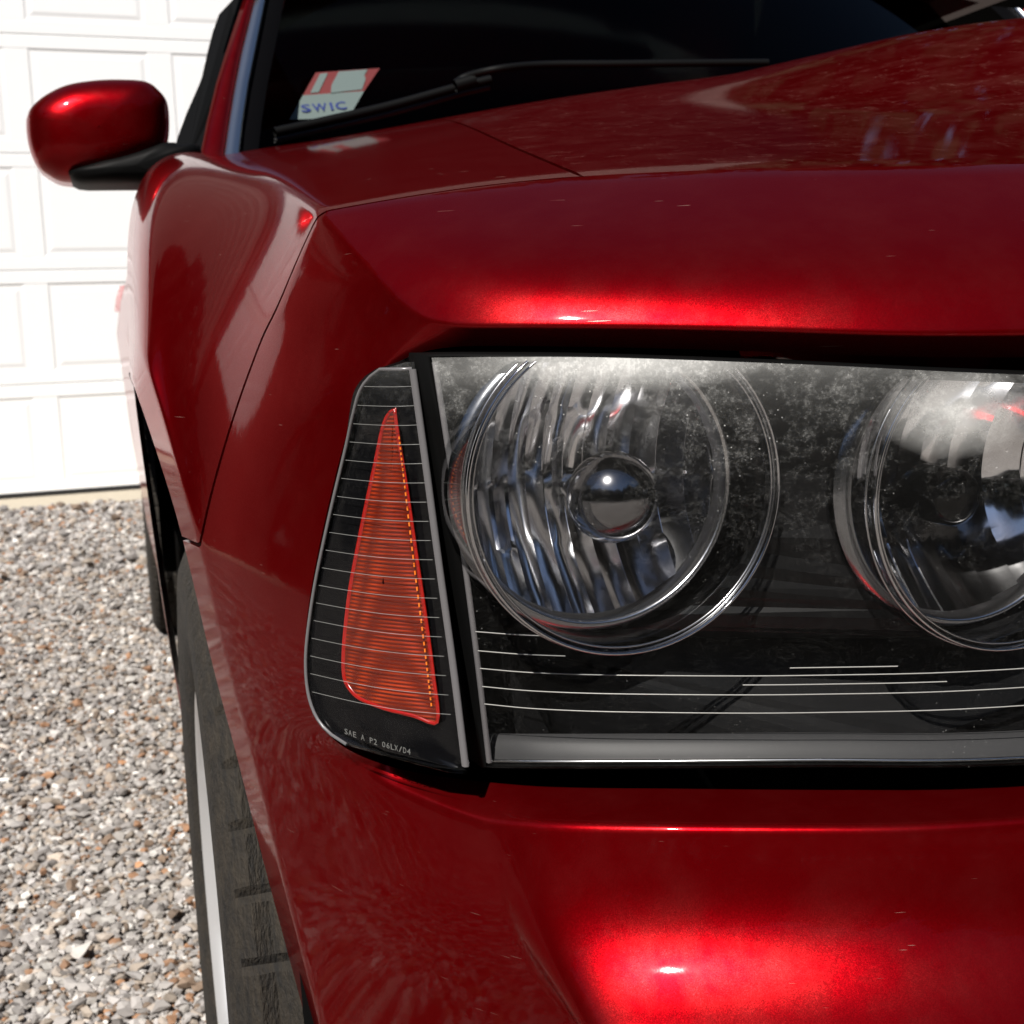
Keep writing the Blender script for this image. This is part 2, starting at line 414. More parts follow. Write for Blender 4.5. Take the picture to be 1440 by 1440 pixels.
fender = link('fender', pan['fender'], M['paint'], car); fender2 = link('fender', pan['fender_far'], M['paint'], car)
fascia = link('front_bumper', pan['fascia'], M['paint'], car)
for o in (hood, fender, fender2, fascia): sharp(o, 60)


def schlick(n, f0):
    """reflectance from the facing angle, the same from both sides of the sheet"""
    lw = n.new('ShaderNodeLayerWeight'); lw.inputs['Blend'].default_value = .5
    return n.math('ADD', n.math('MULTIPLY', n.math('POWER', lw.outputs['Facing'], 5.0), 1-f0), f0)
def lens_mat(name, haze=1.0, tint=(1, 1, 1)):
    m = bpy.data.materials.new(name); m.use_nodes = True; n = N(m); n.t.nodes.remove(n.b); v = n.coord()
    tr = n.new('ShaderNodeBsdfTransparent'); tr.inputs[0].default_value = (*tint, 1)
    gl = n.new('ShaderNodeBsdfGlossy'); gl.inputs['Roughness'].default_value = .02
    mx = n.new('ShaderNodeMixShader'); n.l(schlick(n, .007), mx.inputs[0]); n.l(tr.outputs[0], mx.inputs[1]); n.l(gl.outputs[0], mx.inputs[2])
    # weathered polycarbonate: hazy patches, specks and fine scratches, plus a painted glint
    sx = n.new('ShaderNodeSeparateXYZ'); tc = n.new('ShaderNodeTexCoord'); n.l(tc.outputs['Object'], sx.inputs[0])
    zt = n.new('ShaderNodeMapRange'); n.l(sx.outputs[2], zt.inputs[0]); zt.inputs[1].default_value = .80; zt.inputs[2].default_value = .925
    top = n.math('POWER', zt.outputs[0], 2.2)
    pt = n.ramp(n.noise(n.coord(scale=(1, 1, 1.3)), 60, 5, .85), [(.46, 0), (.70, 1)])
    fine = n.ramp(n.noise(v, 420, 2, .8), [(.44, .0), (.66, 1)])
    # one large oxidised bloom under the brow, fading outwards
    dv = n.new('ShaderNodeVectorMath', operation='SUBTRACT'); n.l(tc.outputs['Object'], dv.inputs[0]); dv.inputs[1].default_value = tuple(at(870, 506, .566))
    dm = n.new('ShaderNodeVectorMath', operation='MULTIPLY'); n.l(dv.outputs[0], dm.inputs[0]); dm.inputs[1].default_value = (15, 0, 62)
    dl = n.new('ShaderNodeVectorMath', operation='LENGTH'); n.l(dm.outputs[0], dl.inputs[0])
    bloom = n.ramp(dl.outputs['Value'], [(0, 1), (.45, .55), (1, 0)])
    sc1 = n.ramp(n.noise(n.coord(scale=(3, 3, .4)), 300, 2), [(.62, 0), (.70, 1)])
    a = n.math('MULTIPLY', n.math('MULTIPLY', pt, fine), n.math('ADD', n.math('MULTIPLY', top, .22), .012))
    a = n.math('ADD', a, n.math('MULTIPLY', bloom, n.math('ADD', n.math('MULTIPLY', fine, .25), .58)))
    a = n.math('ADD', a, n.math('MULTIPLY', sc1, n.math('MULTIPLY', bloom, .2)))
    a = n.math('ADD', a, n.math('MULTIPLY', n.math('POWER', zt.outputs[0], 4.0), n.math('ADD', n.math('MULTIPLY', pt, .08), .03)))
    dv2 = n.new('ShaderNodeVectorMath', operation='SUBTRACT'); n.l(tc.outputs['Object'], dv2.inputs[0]); dv2.inputs[1].default_value = tuple(at(1345, 580, .505))  # white glint on the inner lamp, painted into the lens as a pale patch
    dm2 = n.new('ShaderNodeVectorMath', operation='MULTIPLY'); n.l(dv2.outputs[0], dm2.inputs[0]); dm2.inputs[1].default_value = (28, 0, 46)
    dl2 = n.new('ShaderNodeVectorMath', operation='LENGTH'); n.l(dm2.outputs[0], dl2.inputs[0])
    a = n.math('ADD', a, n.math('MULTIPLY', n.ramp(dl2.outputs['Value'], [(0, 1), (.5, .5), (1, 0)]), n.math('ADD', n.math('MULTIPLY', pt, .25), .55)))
    vs = n.new('ShaderNodeTexVoronoi'); vs.inputs['Scale'].default_value = 260; n.l(v, vs.inputs['Vector'])
    msk = n.ramp(n.noise(v, 18, 3), [(.46, 0), (.62, 1)])
    dots = n.math('MULTIPLY', n.ramp(vs.outputs['Distance'], [(.06, 1), (.12, 0)]), n.math('MULTIPLY', msk, n.math('ADD', n.math('MULTIPLY', top, .5), .16)))
    vs2 = n.new('ShaderNodeTexVoronoi'); vs2.inputs['Scale'].default_value = 620; n.l(v, vs2.inputs['Vector'])
    dots2 = n.math('MULTIPLY', n.ramp(vs2.outputs['Distance'], [(.10, 1), (.20, 0)]), n.math('MULTIPLY', n.math('MULTIPLY', pt, n.math('ADD', top, .06)), .4))
    edge = n.math('MULTIPLY', n.math('POWER', zt.outputs[0], 14), .12)
    k = n.math('MULTIPLY', n.math('ADD', n.math('ADD', a, dots), n.math('ADD', dots2, edge)), haze)
    k = n.math('MINIMUM', n.math('ADD', k, .002*haze), .85)
    df = n.new('ShaderNodeBsdfDiffuse'); df.inputs[0].default_value = (.78, .78, .76, 1)
    m2 = n.new('ShaderNodeMixShader'); n.l(k, m2.inputs[0]); n.l(mx.outputs[0], m2.inputs[1]); n.l(df.outputs[0], m2.inputs[2])
    n.l(m2.outputs[0], n.o.inputs[0]); return m
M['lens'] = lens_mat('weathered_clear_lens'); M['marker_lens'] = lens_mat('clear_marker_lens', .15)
def glass_mat(name, tint, ior=1.45, rough=0.0, grazing=1.0):
    m = bpy.data.materials.new(name); m.use_nodes = True; n = N(m); n.t.nodes.remove(n.b)
    tr = n.new('ShaderNodeBsdfTransparent'); tr.inputs[0].default_value = (*tint, 1)
    gl = n.new('ShaderNodeBsdfGlossy'); gl.inputs['Roughness'].default_value = rough
    mx = n.new('ShaderNodeMixShader'); n.l(n.math('MULTIPLY', schlick(n, ((ior-1)/(ior+1))**2), grazing), mx.inputs[0]); n.l(tr.outputs[0], mx.inputs[1]); n.l(gl.outputs[0], mx.inputs[2])
    n.l(mx.outputs[0], n.o.inputs[0]); return m
M['windshield'] = glass_mat('tinted_windshield_glass', (.02, .026, .025), 1.07, 0, .4)
M['window'] = glass_mat('dark_window_glass', (.04, .045, .044), 1.3)
M['chrome'] = pm('chrome', (.62, .62, .64), .05, 1)
M['shield'] = pm('smoked_chrome_shield', (.26, .26, .27), .13, 1)
M['reflector'] = pm('vacuum_metallised_reflector', (.86, .86, .88), .11, 1)
M['chrome_dull'] = pm('dull_chrome', (.55, .55, .56), .22, 1)
M['bezel'] = pm('smoked_bezel', (.004, .004, .0042), .40, 0, .10)
M['housing'] = pm('black_housing', (.003, .003, .003), .6, 0, .05)
M['edge_lens'] = pm('polycarbonate_edge', (.13, .125, .13), .25, 0, .6)
M['thin_line'] = pm('fine_moulded_ridge', (.26, .26, .25), .3)
M['line'] = pm('moulded_ridge', (.36, .355, .34), .3)
M['interior'] = pm('dark_interior', (.002, .002, .0025), .8, 0, .02)
M['trim_alu'] = pm('bright_trim', (.75, .76, .78), .25, 1)
M['silver'] = pm('silver_wheel_paint', (.72, .72, .73), .35, .55, coat=.4)
M['white_line'] = pm('letter_white', (.5, .5, .48), .5)
m = M['amber'] = pm('amber_reflector', (.8, .09, .01), .18, 0, .6, coat=.6); n = N(m)
v = n.coord(); sx = n.new('ShaderNodeSeparateXYZ'); n.l(v, sx.inputs[0])
h_ = n.math('ADD', n.math('MULTIPLY', n.math('SINE', n.math('MULTIPLY', sx.outputs[2], 3000.0)), .5), .5)
w_ = n.math('ADD', n.math('MULTIPLY', n.math('SINE', n.math('MULTIPLY', n.math('ADD', sx.outputs[0], sx.outputs[1]), 2600.0)), .5), .5)
cell = n.math('MULTIPLY', h_, n.math('ADD', n.math('MULTIPLY', w_, .85), .15))
big = n.ramp(n.noise(v, 45, 3), [(.35, .45), (.7, 1)])
n.l(n.mixc(n.math('MULTIPLY', cell, big), (.10, .007, .002), (.42, .038, .005)), n.b.inputs['Base Color'])
n.l(n.bump(cell, .5, .001), n.b.inputs['Normal'])
M['red_rim'] = pm('red_reflector_rim', (.30, .007, .004), .2, 0, .6, coat=.6)
# tyre: dusty rubber
m = M['tyre'] = pm('dusty_tyre_rubber', (.03, .03, .028), .85); n = N(m); v = n.coord()
n.l(n.mixc(n.ramp(n.noise(n.coord(scale=(6, 1, 1)), 40, 6, .75), [(.36, 0), (.70, 1)]), (.006, .005, .004), (.032, .024, .015)), n.b.inputs['Base Color'])
n.l(n.bump(n.noise(n.coord(scale=(3, 1, 1)), 170, 5), .8, .004), n.b.inputs['Normal'])

# ---------------------------------------------------------------- headlight (car's right)
def plane_z(u, v, y): return at(u, v, y)[2]
LT = [(607, 503, .612), (700, 502, .590), (860, 503, .565), (1140, 513, .527), (1440, 527, .497)]
LB = [(686, 1080, .620), (770, 1081, .598), (900, 1081, .574), (1140, 1079, .540), (1440, 1076, .510)]
top = [at(*p) for p in LT]+[np.array([.60, .474, .903]), np.array([.72, .464, .901])]
bot = [at(*p) for p in LB]+[np.array([.60, .487, .719]), np.array([.72, .477, .718])]
def lens_pt(s, t):
    """s along the lamp (0 outer .. 1 inner), t down"""
    T = TOPC; B = BOTC; f = s*(len(T)-1); i = min(int(f), len(T)-2); q = f-i
    a = T[i]*(1-q)+T[i+1]*q; b = B[i]*(1-q)+B[i+1]*q
    p = a*(1-t)+b*t; p = p.copy(); p[1] -= .006*math.sin(math.pi*t)
    return p
TOPC = crom(top, 10); BOTC = crom(bot, 10)
ns, nt_ = 60, 24
headlight = None
lens_grid = [[lens_pt(s, t) for s in np.linspace(0, 1, ns)] for t in np.linspace(0, 1, nt_)]
# housing behind everything: closed dark box open at the front
ring = [lens_pt(s, 0) for s in np.linspace(0, 1, 30)]+[lens_pt(1, t) for t in np.linspace(0, 1, 8)[1:]]+[lens_pt(s, 1) for s in np.linspace(1, 0, 30)[1:]]+[lens_pt(0, t) for t in np.linspace(1, 0, 8)[1:-1]]
cen = sum(ring)/len(ring)
def off(p, grow, dy): q = p+(p-cen)*grow; q = q.copy(); q[1] = p[1]+dy; return q
G = [[off(p, .0, .004) for p in ring], [off(p, .004, .045) for p in ring], [off(p, .004, .16) for p in ring], [np.array([cen[0], cen[1]+.17, cen[2]])+(p-cen)*.02 for p in ring]]
headlight = grid('headlight', G, M['housing'], car, closed_u=True)
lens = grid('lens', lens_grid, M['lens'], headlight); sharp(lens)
# black surround between lens and body
def surround():
    G = [[off(p, .0, .003) for p in ring], [off(p, .010, .0045) for p in ring], [off(p, .018, .022) for p in ring], [off(p, .022, .045) for p in ring]]
    o = grid('lens_surround', G, M['housing'], headlight, closed_u=True); return o
surround()
# lamp positions (centre of the front ring, pixel + depth)
def ring_pts(c, r, n=72, ex=1.0): return [np.array([c[0]+r*ex*math.cos(a), c[1], c[2]+r*math.sin(a)]) for a in np.arange(n)*2*math.pi/n]
_tx = sorted([(p[0], p[2]) for p in TOPC])
def ztop_at(x): return float(np.interp(x, [q[0] for q in _tx], [q[1] for q in _tx]))-.0015
def clip(p): return p
def lathe_y(name, c, prof, m, parent, n=96, ex=1.0, zmax=None):
    """prof: (radius, dy) ; axis along y"""
    G = []
    for r, dy in prof:
        rowp = []
        for a in np.arange(n)*2*math.pi/n:
            z = c[2]+r*math.sin(a)
            if zmax is not None: z = min(z, ztop_at(c[0]+r*ex*math.cos(a))-zmax)
            rowp.append(np.array([c[0]+r*ex*math.cos(a), c[1]+dy, z]))
        G.append(rowp)
    o = grid(name, G, m, parent, closed_u=True)
    return o if zmax is None else drop_top(o, zmax)
def drop_top(o, zmax):
    """take away what would stick out above the lamp opening"""
    bm = bmesh.new(); bm.from_mesh(o.data)
    dead = [f for f in bm.faces if all(v.co.z >= ztop_at(v.co.x)-zmax-1e-6 for v in f.verts)]
    bmesh.ops.delete(bm, geom=dead, context='FACES'); bm.to_mesh(o.data); bm.free(); return o
def bowl(name, c, r, depth, m, parent, strips, zmax, bulb=True, seed=1):
    """chrome reflector with vertical flutes and stepped facets"""
    rs = np.random.default_rng(seed); w_ = 2*r/strips; vs = []; fs = []; per = 5
    xs = []
    for i in range(strips):
        for j in range(per): xs.append((i, (j/(per-1)-.5)))
    nz = 44
    tilt = rs.normal(0, .10, (strips, 4)); curv = rs.uniform(.05, .30, strips)
    cols_ = []
    for i, s in xs:
        X = -r+(i+.5+s)*w_; half = math.sqrt(max(r*r-X*X, 0)); colp = []
        for k in range(nz):
            Z = -half+2*half*k/(nz-1); seg = int(np.clip((Z+r)/(2*r)*4, 0, 3.999)); 
            rr = (X*X+Z*Z)/(r*r); y = depth*(1-rr)
            y += -curv[i]*w_*(s*s-.25)*1.6+tilt[i, seg]*w_*s
            zz = c[2]+Z
            if zmax is not None: zz = min(zz, ztop_at(c[0]+X)-zmax)
            colp.append(len(vs)); vs.append((c[0]+X, c[1]+y, zz))
        cols_.append(colp)
    for a in range(len(cols_)-1):
        for k in range(nz-1): fs.append((cols_[a][k], cols_[a][k+1], cols_[a+1][k+1], cols_[a+1][k]))
    o = mesh(name, vs, fs, m, parent); sharp(o, 14)
    return o if zmax is None else drop_top(o, zmax)
D1 = at(884, 690, .566); s1 = 1/2870
D2 = at(1428, 692, .524); s2 = 1/2900
def lamp(c, sc_, inner_shift, strips, seed):
    zm = .0005
    R0 = 232*sc_
    # front ring: clear tube with bright rims
    lathe_y('lamp_ring', c, [(R0*.955, .045), (R0*.955, .006), (R0*.965, .001), (R0*.985, -.001), (R0*1.0, .002), (R0*1.004, .008), (R0*1.004, .045)], M['smoke_ring'], headlight, zmax=zm)
    def open_ring(cc, r):
        P = [p for p in ring_pts(cc, r, 144)]; P = P[36:]+P[:36]; return [p for p in P if p[2] < ztop_at(p[0])-.0004]
    tube('ring_edge', open_ring((c[0], c[1]-.0005, c[2]), R0*.99), .0009, M['chrome'], headlight, seg=6)
    for rr_, dy_, th in ((.955, .0015, .0006), (1.003, .006, .0007)):
        tube('ring_edge', open_ring((c[0], c[1]+dy_, c[2]), R0*rr_), th, M['chrome_dull'], headlight, seg=6)
    cb = np.array(c)+np.array([-.004, .040, 0])
    Ri = R0*.845
    lathe_y('inner_ring', cb, [(Ri*1.12, -.004), (Ri*1.05, -.012), (Ri*1.02, -.010), (Ri*1.0, -.002), (Ri*.995, .004)], M['chrome_dull'], headlight, zmax=zm+.001)
    bowl('reflector_bowl', cb, Ri, .045, M['reflector'], headlight, strips, zm+.001, seed=seed)
    return cb, Ri
m = M['smoke_ring'] = glass_mat('clear_ring_plastic', (.80, .81, .82), 1.5, .03)
cb1, Ri1 = lamp(D1, s1, 0, 12, 3)
cb2, Ri2 = lamp(D2, s2, 0, 9, 11)
def ball(name, c, r, m, parent, squash=1.0):
    bm = bmesh.new(); bmesh.ops.create_uvsphere(bm, u_segments=40, v_segments=24, radius=r)
    for v in bm.verts: v.co = Vector((v.co.x+c[0], v.co.y*squash+c[1], v.co.z+c[2]))
    return from_bm(name, bm, m, parent)
bc = at(861, 699, .594)
ball('bulb_shield', bc, .0232, M['shield'], headlight)
lathe_y('shield_stem', bc, [(.008, .012), (.008, .06), (.014, .065)], M['chrome_dull'], headlight, n=32)
# dark bulb socket of the inner lamp
bc2 = at(1345, 700, .575)
lathe_y('bulb_socket', bc2, [(.001, -.002), (.012, -.002), (.0155, .001), (.0155, .03)], M['gloss_black'], headlight, n=40)
# bezel sheet with two holes
def bezel():
    bm = bmesh.new()
    def loop(pts):
        vs = [bm.verts.new(p) for p in pts]; return [bm.edges.new((vs[i], vs[(i+1) % len(vs)])) for i in range(len(vs))]
    ed = loop([off(p, -.006, .052) for p in ring])
    def hole(c, r):
        return [np.array([c[0]+r*math.cos(a), 0, min(c[2]+r*math.sin(a), ztop_at(c[0]+r*math.cos(a))-.003)]) for a in np.arange(64)*2*math.pi/64]
    def by(p):   # depth of the bezel at x
        xs_ = [off(q, -.006, .052) for q in TOPC]; i = int(np.argmin([abs(q[0]-p[0]) for q in xs_])); return xs_[i][1]
    for c, r in ((D1, 232*s1*.99), (D2, 232*s2*.99)):
        pts = []; seen = None
        for p in hole(c, r):
            q = np.array([p[0], by(p), p[2]])
            if seen is None or np.linalg.norm(q-seen) > 1e-4: pts.append(q); seen = q
        ed += loop(pts)
    bmesh.ops.triangle_fill(bm, use_beauty=True, use_dissolve=False, edges=ed)
    return from_bm('bezel', bm, M['bezel'], headlight, smooth=False)
bezel()
# outer edge strip of the lens (moulded frame on the left)
tube('lens_edge', [lens_pt(.012, t)+np.array([0, .004, 0]) for t in np.linspace(.01, .99, 24)], .0017, M['edge_lens'], headlight, seg=6)
# moulded ridges across the lower lens
def ridge_line(u0, u1, v0, slope, name='ridge_line'):
    pts = []
    for s in np.linspace(.0, .92, 70):
        # point of the lens at this s whose height matches
        base = lens_pt(s, 0); lo = lens_pt(s, 1); pts.append((base, lo))
    P0 = at(u0, v0, .60); z0 = P0[2]; out = []
    for i, (a, b) in enumerate(pts):
        z = z0+slope*(a[0]-P0[0]); t = (a[2]-z)/(a[2]-b[2]); s = np.linspace(.0, .92, 70)[i]; p = lens_pt(s, t)+np.array([0, .0016, 0])
        q = p-CAM; w_ = q@FW; uu = 720+FOC*(q@RT)/w_
        if u0 <= uu <= u1: out.append(p)
    if len(out) > 2: tube(name, out, .00027, M['line'], headlight, seg=5)
for v0, segs in ((897, [(664, 770), (1095, 1275)]), (925, [(668, 800), (1030, 1340)]), (951, [(671, 1500)]), (978, [(673, 1500)]), (1004, [(676, 1500)])):
    for a, b in segs: 
        if a > 900: ridge_line(a, b, v0+(-6 if v0 < 900 else -4), .0)
        else: ridge_line(a, b, v0, .0)
# satin tray along the bottom of the lamp
tray = []
for dy, t in ((.006, .995), (.008, .982), (.012, .955), (.017, .942), (.021, .9405)):
    tray.append([lens_pt(s, t)+np.array([.002, dy, 0]) for s in np.linspace(.012, .99, 50)])
M['tray'] = pm('satin_grey_tray', (.03, .03, .031), .5, 0, .25)
grid('tray', tray, M['tray'], headlight)
tube('tray_edge', [lens_pt(s, .993)+np.array([.002, .0065, 0]) for s in np.linspace(.014, .99, 50)], .0011, M['chrome_dull'], headlight, seg=6)

# ---------------------------------------------------------------- corner marker lamp
ML = [(578, 508, 0.630), (552, 513, 0.639), (528, 524, 0.648), (508, 547, 0.655), (498, 580, 0.660), (487, 630, 0.668), (470, 700, 0.675), (456, 762, 0.680), (444, 820, 0.685), (436, 870, 0.688), (431, 915, 0.689), (431, 952, 0.689),
      (436, 985, 0.686), (447, 1012, 0.681), (464, 1032, 0.674), (490, 1049, 0.663), (530, 1064, 0.648), (580, 1076, 0.630), (625, 1083, 0.615), (656, 1087, 0.608)]
MR = [(582, 507, .632), (602, 652, .626), (621, 795, .621), (641, 940, .614), (659, 1087, .607)]
mlp = crom([at(*p) for p in ML], 6); mrp = crom([at(*p) for p in MR], 10)
def on_z(P, z):
    P = sorted(P, key=lambda p: p[2]); zs = [p[2] for p in P]; return np.array([np.interp(z, zs, [p[k] for p in P]) for k in range(3)])
ztopm, zbotm = max(p[2] for p in mlp)-.0004, min(p[2] for p in mlp)+.0004
def mk(z, t, dy=0.0, grow=0.0):
    a, b = on_z(mlp, z), on_z(mrp, z); p = a*(1-t)+b*t; p = p.copy(); p[1] -= .010*math.sin(math.pi*min(max(t, 0), 1))*min(1, np.linalg.norm(b-a)/.04); p[1] += dy; return p
zr = np.concatenate([zbotm+(ztopm-zbotm)*(np.linspace(0, 1, 60)**1.0)])
mring = [mk(z, 0) for z in zr]+[mk(z, 1) for z in zr[::-1]]
mc = sum(mring)/len(mring)
def moff(p, g, dy): q = p+(p-mc)*g; q = q.copy(); q[1] = p[1]+dy; return q
marker = grid('corner_lamp', [[moff(p, .0, .003) for p in mring], [moff(p, .0, .02) for p in mring], [moff(p, -.10, .05) for p in mring], [mc+(p-mc)*.02+np.array([0, .055, 0]) for p in mring]], M['housing'], car, closed_u=True)
grid('lens', [[mk(z, t) for t in np.linspace(0, 1, 16)] for z in zr], M['marker_lens'], marker)
tube('lens_rim', [mk(z, 0, .0015) for z in zr[1:-1]]+[mk(zr[-2], t, .0015) for t in np.linspace(.1, .9, 5)], .0010, M['edge_lens'], marker, seg=6)
gr = [[mk(z, 1, dy)+np.array([dx, 0, 0]) for dx, dy in ((-.0030, .0005), (-.0022, -.0016), (-.0004, -.0020), (.0006, -.001), (.0008, .012))] for z in zr[1:-1]]
grid('lens_edge_bar', gr, M['edge_lens'], marker)
grid('black_panel', [[mk(z, t, .010 if 0 < t < 1 else .004) for t in np.linspace(0, 1, 10)] for z in zr], M['gloss_black'], marker)
for i, v0 in enumerate(np.linspace(543, 1007, 18)):
    zt_ = at(np.interp(v0, [507, 1087], [582, 659]), v0, np.interp(v0, [507, 1087], [.632, .607]))[2]
    if zbotm < zt_ < ztopm:
        tube('ridge_line', [mk(zt_, t, .0012) for t in np.linspace(.03, .93, 14)], .00013, M['thin_line'], marker, seg=5)
# amber reflector inside
AO = [(557, 573), (545, 580), (535, 602), (525, 650), (512, 710), (499, 775), (489, 830), (483, 880), (480, 920), (481, 952), (489, 970), (505, 985), (540, 999), (580, 1009), (617, 1017), (612, 950), (600, 860), (588, 780), (575, 690), (562, 610)]
def mk_px(u, v, dy):
    """point of the marker surface at a pixel, pushed back by dy"""
    best = None
    y = .65
    for _ in range(12):
        p = at(u, v, y); z = min(max(p[2], zbotm+.0005), ztopm-.0005); a, b = on_z(mlp, z), on_z(mrp, z)
        t = (p[0]-a[0])/(b[0]-a[0]+1e-9); y = mk(z, min(max(t, 0), 1), dy)[1]
    return at(u, v, y)
AO = [np.array(p) for p in crom([(*p, 0) for p in AO+[AO[0]]], 4)][:-1]
ac = sum(AO)/len(AO)
def aring(f, dy): return [mk_px(*(ac+(p-ac)*f)[:2], dy) for p in AO]
def aring2(d, dy):
    out = []
    for i, p in enumerate(AO):
        t = AO[(i+1) % len(AO)]-AO[i-1]; t = t/np.linalg.norm(t); nrm = np.array([-t[1], t[0], 0])
        out.append(mk_px(*(p+nrm*d)[:2], dy))
    return out
sg = 1 if np.linalg.norm((AO[10]+np.array([-(AO[11]-AO[9])[1], (AO[11]-AO[9])[0], 0]))-ac) < np.linalg.norm(AO[10]-ac) else -1
grid('reflector_rim', [aring2(0, .009), aring2(0, .0058), aring2(sg*1.5, .0054), aring2(sg*4.5, .0060), aring2(sg*5.5, .0066)], M['red_rim'], marker, closed_u=True)
o = grid('amber_reflector', [aring2(sg*4.5, .0064), aring(.75, .0064), aring(.5, .0064), aring(.25, .0064), aring(.02, .0064)], M['amber'], marker, closed_u=True)
o['label'] = 'tall amber triangular reflector'
# bead row beside the inner edge of the reflector
bp = crom([mk_px(u, v, .0052) for u, v in ((561, 612), (570, 690), (583, 800), (597, 910), (607, 995))], 10)
dash = []
M['bead'] = pm('orange_bead', (.85, .20, .02), .15, 0, .6, coat=.5)
for i in range(0, len(bp)-1, 1): dash.append(tube('bead', [bp[i]*.75+bp[i+1]*.25, bp[i]*.25+bp[i+1]*.75], .00055, M['bead'], marker, seg=5))

def text(name, body, P0, P1, size, m, parent, lift=(0, -.0008, 0), tilt=0, bold=0.0):
    cu = bpy.data.curves.new(name, 'FONT'); cu.body = body; cu.size = 1; cu.extrude = .01; cu.resolution_u = 2; cu.offset = bold
    o = bpy.data.objects.new(name, cu); col.objects.link(o); bpy.context.view_layer.update()
    me = bpy.data.meshes.new_from_object(o.evaluated_get(bpy.context.evaluated_depsgraph_get())); bpy.data.objects.remove(o)
    xs = [v.co.x for v in me.vertices]; w_ = max(xs)
    P0 = np.array(P0); P1 = np.array(P1); ex = (P1-P0)/w_; L = np.linalg.norm(P1-P0)
    up_ = np.array([0, tilt, 1.0]); up_ /= np.linalg.norm(up_); hgt = size
    nz = np.cross(ex/np.linalg.norm(ex), up_)
    for v in me.vertices:
        p = P0+ex*v.co.x+up_*(v.co.y*hgt)+nz*(v.co.z*.01)+np.array(lift); v.co = p
    return link(name, me, m, parent, smooth=False)
# moulded approval lettering along the lower edge
def letter_row(txt, px0, px1, size):
    for k, ch in enumerate(txt):
        if ch == ' ': continue
        f = (k+.5)/len(txt); u0 = px0[0]+(px1[0]-px0[0])*k/len(txt); u1 = px0[0]+(px1[0]-px0[0])*(k+.82)/len(txt)
        yy = lambda u: np.interp(u, [px0[0], (px0[0]+px1[0])/2, px1[0]], [px0[1], px0[1]+(px1[1]-px0[1])*.56, px1[1]])
        text('moulded_letter', ch, mk_px(u0, yy(u0), -.0001), mk_px(u1, yy(u1), -.0001), size, M['mould'], marker)
M['mould'] = pm('moulded_letter_grey', (.13, .13, .125), .5)
letter_row('SAE A P2 06LX/D4', (484, 1031), (578, 1061), .0044)

# ---------------------------------------------------------------- wheels
def wheel(yc, xo, rad=.36, zc=None, near=True, inboard=1):
    zc = rad if zc is None else zc
    prof = [(.235, .012), (.245, .004), (.262, -.002), (.30, -.006), (.325, -.004), (.342, .004), (.352, .014), (.358, .026), (.3595, .040), (.360, .06)]
    prof = prof+[(.360, x) for x in np.linspace(.07, .165, 12)]+[(.359, .185), (.352, .207), (.33, .222), (.28, .226), (.235, .21)]
    na = 400; G = []
    for r, x in prof:
        rowp = []
        for k in range(na):
            a = 2*math.pi*k/na; rr = r*rad/.36
            if r > .35 and .012 < x < .21:
                lane = (x-.02)/.185*5; fr = lane-math.floor(lane)
                if fr < .18: rr -= .011
                elif (k+int(lane)*3) % 8 == 0: rr -= .010
            elif .30 < r < .35 and x < .01 and k % 6 == 0: rr -= .002
            rowp.append(np.array([xo+inboard*x, yc+rr*math.cos(a), zc+rr*math.sin(a)]))
        G.append(rowp)
    # rim: dished disc with five wide spokes
    rp = [(.236, .010), (.232, .004), (.226, .006), (.218, .018), (.20, .024), (.15, .018), (.10, .012), (.07, .010), (.062, .016), (.03, .012), (.001, .011)]
    ng = 120; RG = []
    for r, x in rp:
        rowp = []
        for k in range(ng):
            a = 2*math.pi*k/ng+.31; d = 0
            if .09 < r < .215:
                c5 = math.cos(5*a); d = .045*max(0, min(1, (-.25-c5)*3))
            rowp.append(np.array([xo+inboard*(x+d), yc+r*math.cos(a), zc+r*math.sin(a)]))
        RG.append(rowp)
    rim = grid('wheel', RG, M['silver'], car, closed_u=True); sharp(rim, 40)
    grid('rim_barrel', [[np.array([xo+inboard*x, yc+r*math.cos(a), zc+r*math.sin(a)]) for a in np.arange(72)*2*math.pi/72] for r, x in ((.236, .011), (.226, .05), (.222, .12), (.235, .21))], M['silver'], rim, closed_u=True)
    grid('brake_disc', [[np.array([xo+inboard*.075, yc+r*math.cos(a), zc+r*math.sin(a)]) for a in np.arange(48)*2*math.pi/48] for r in (.16, .08, .01)], M['chrome_dull'], rim, closed_u=True)
    t = grid('tyre', G, M['tyre'], rim, closed_u=True); sharp(t, 30)
    return rim
WY = 1.18
wheel(WY, .046, rad=.385); wheel(WY, 2*CX-.046, rad=.385, inboard=-1)
wheel(4.18, .052); wheel(4.18, 2*CX-.052, inboard=-1)

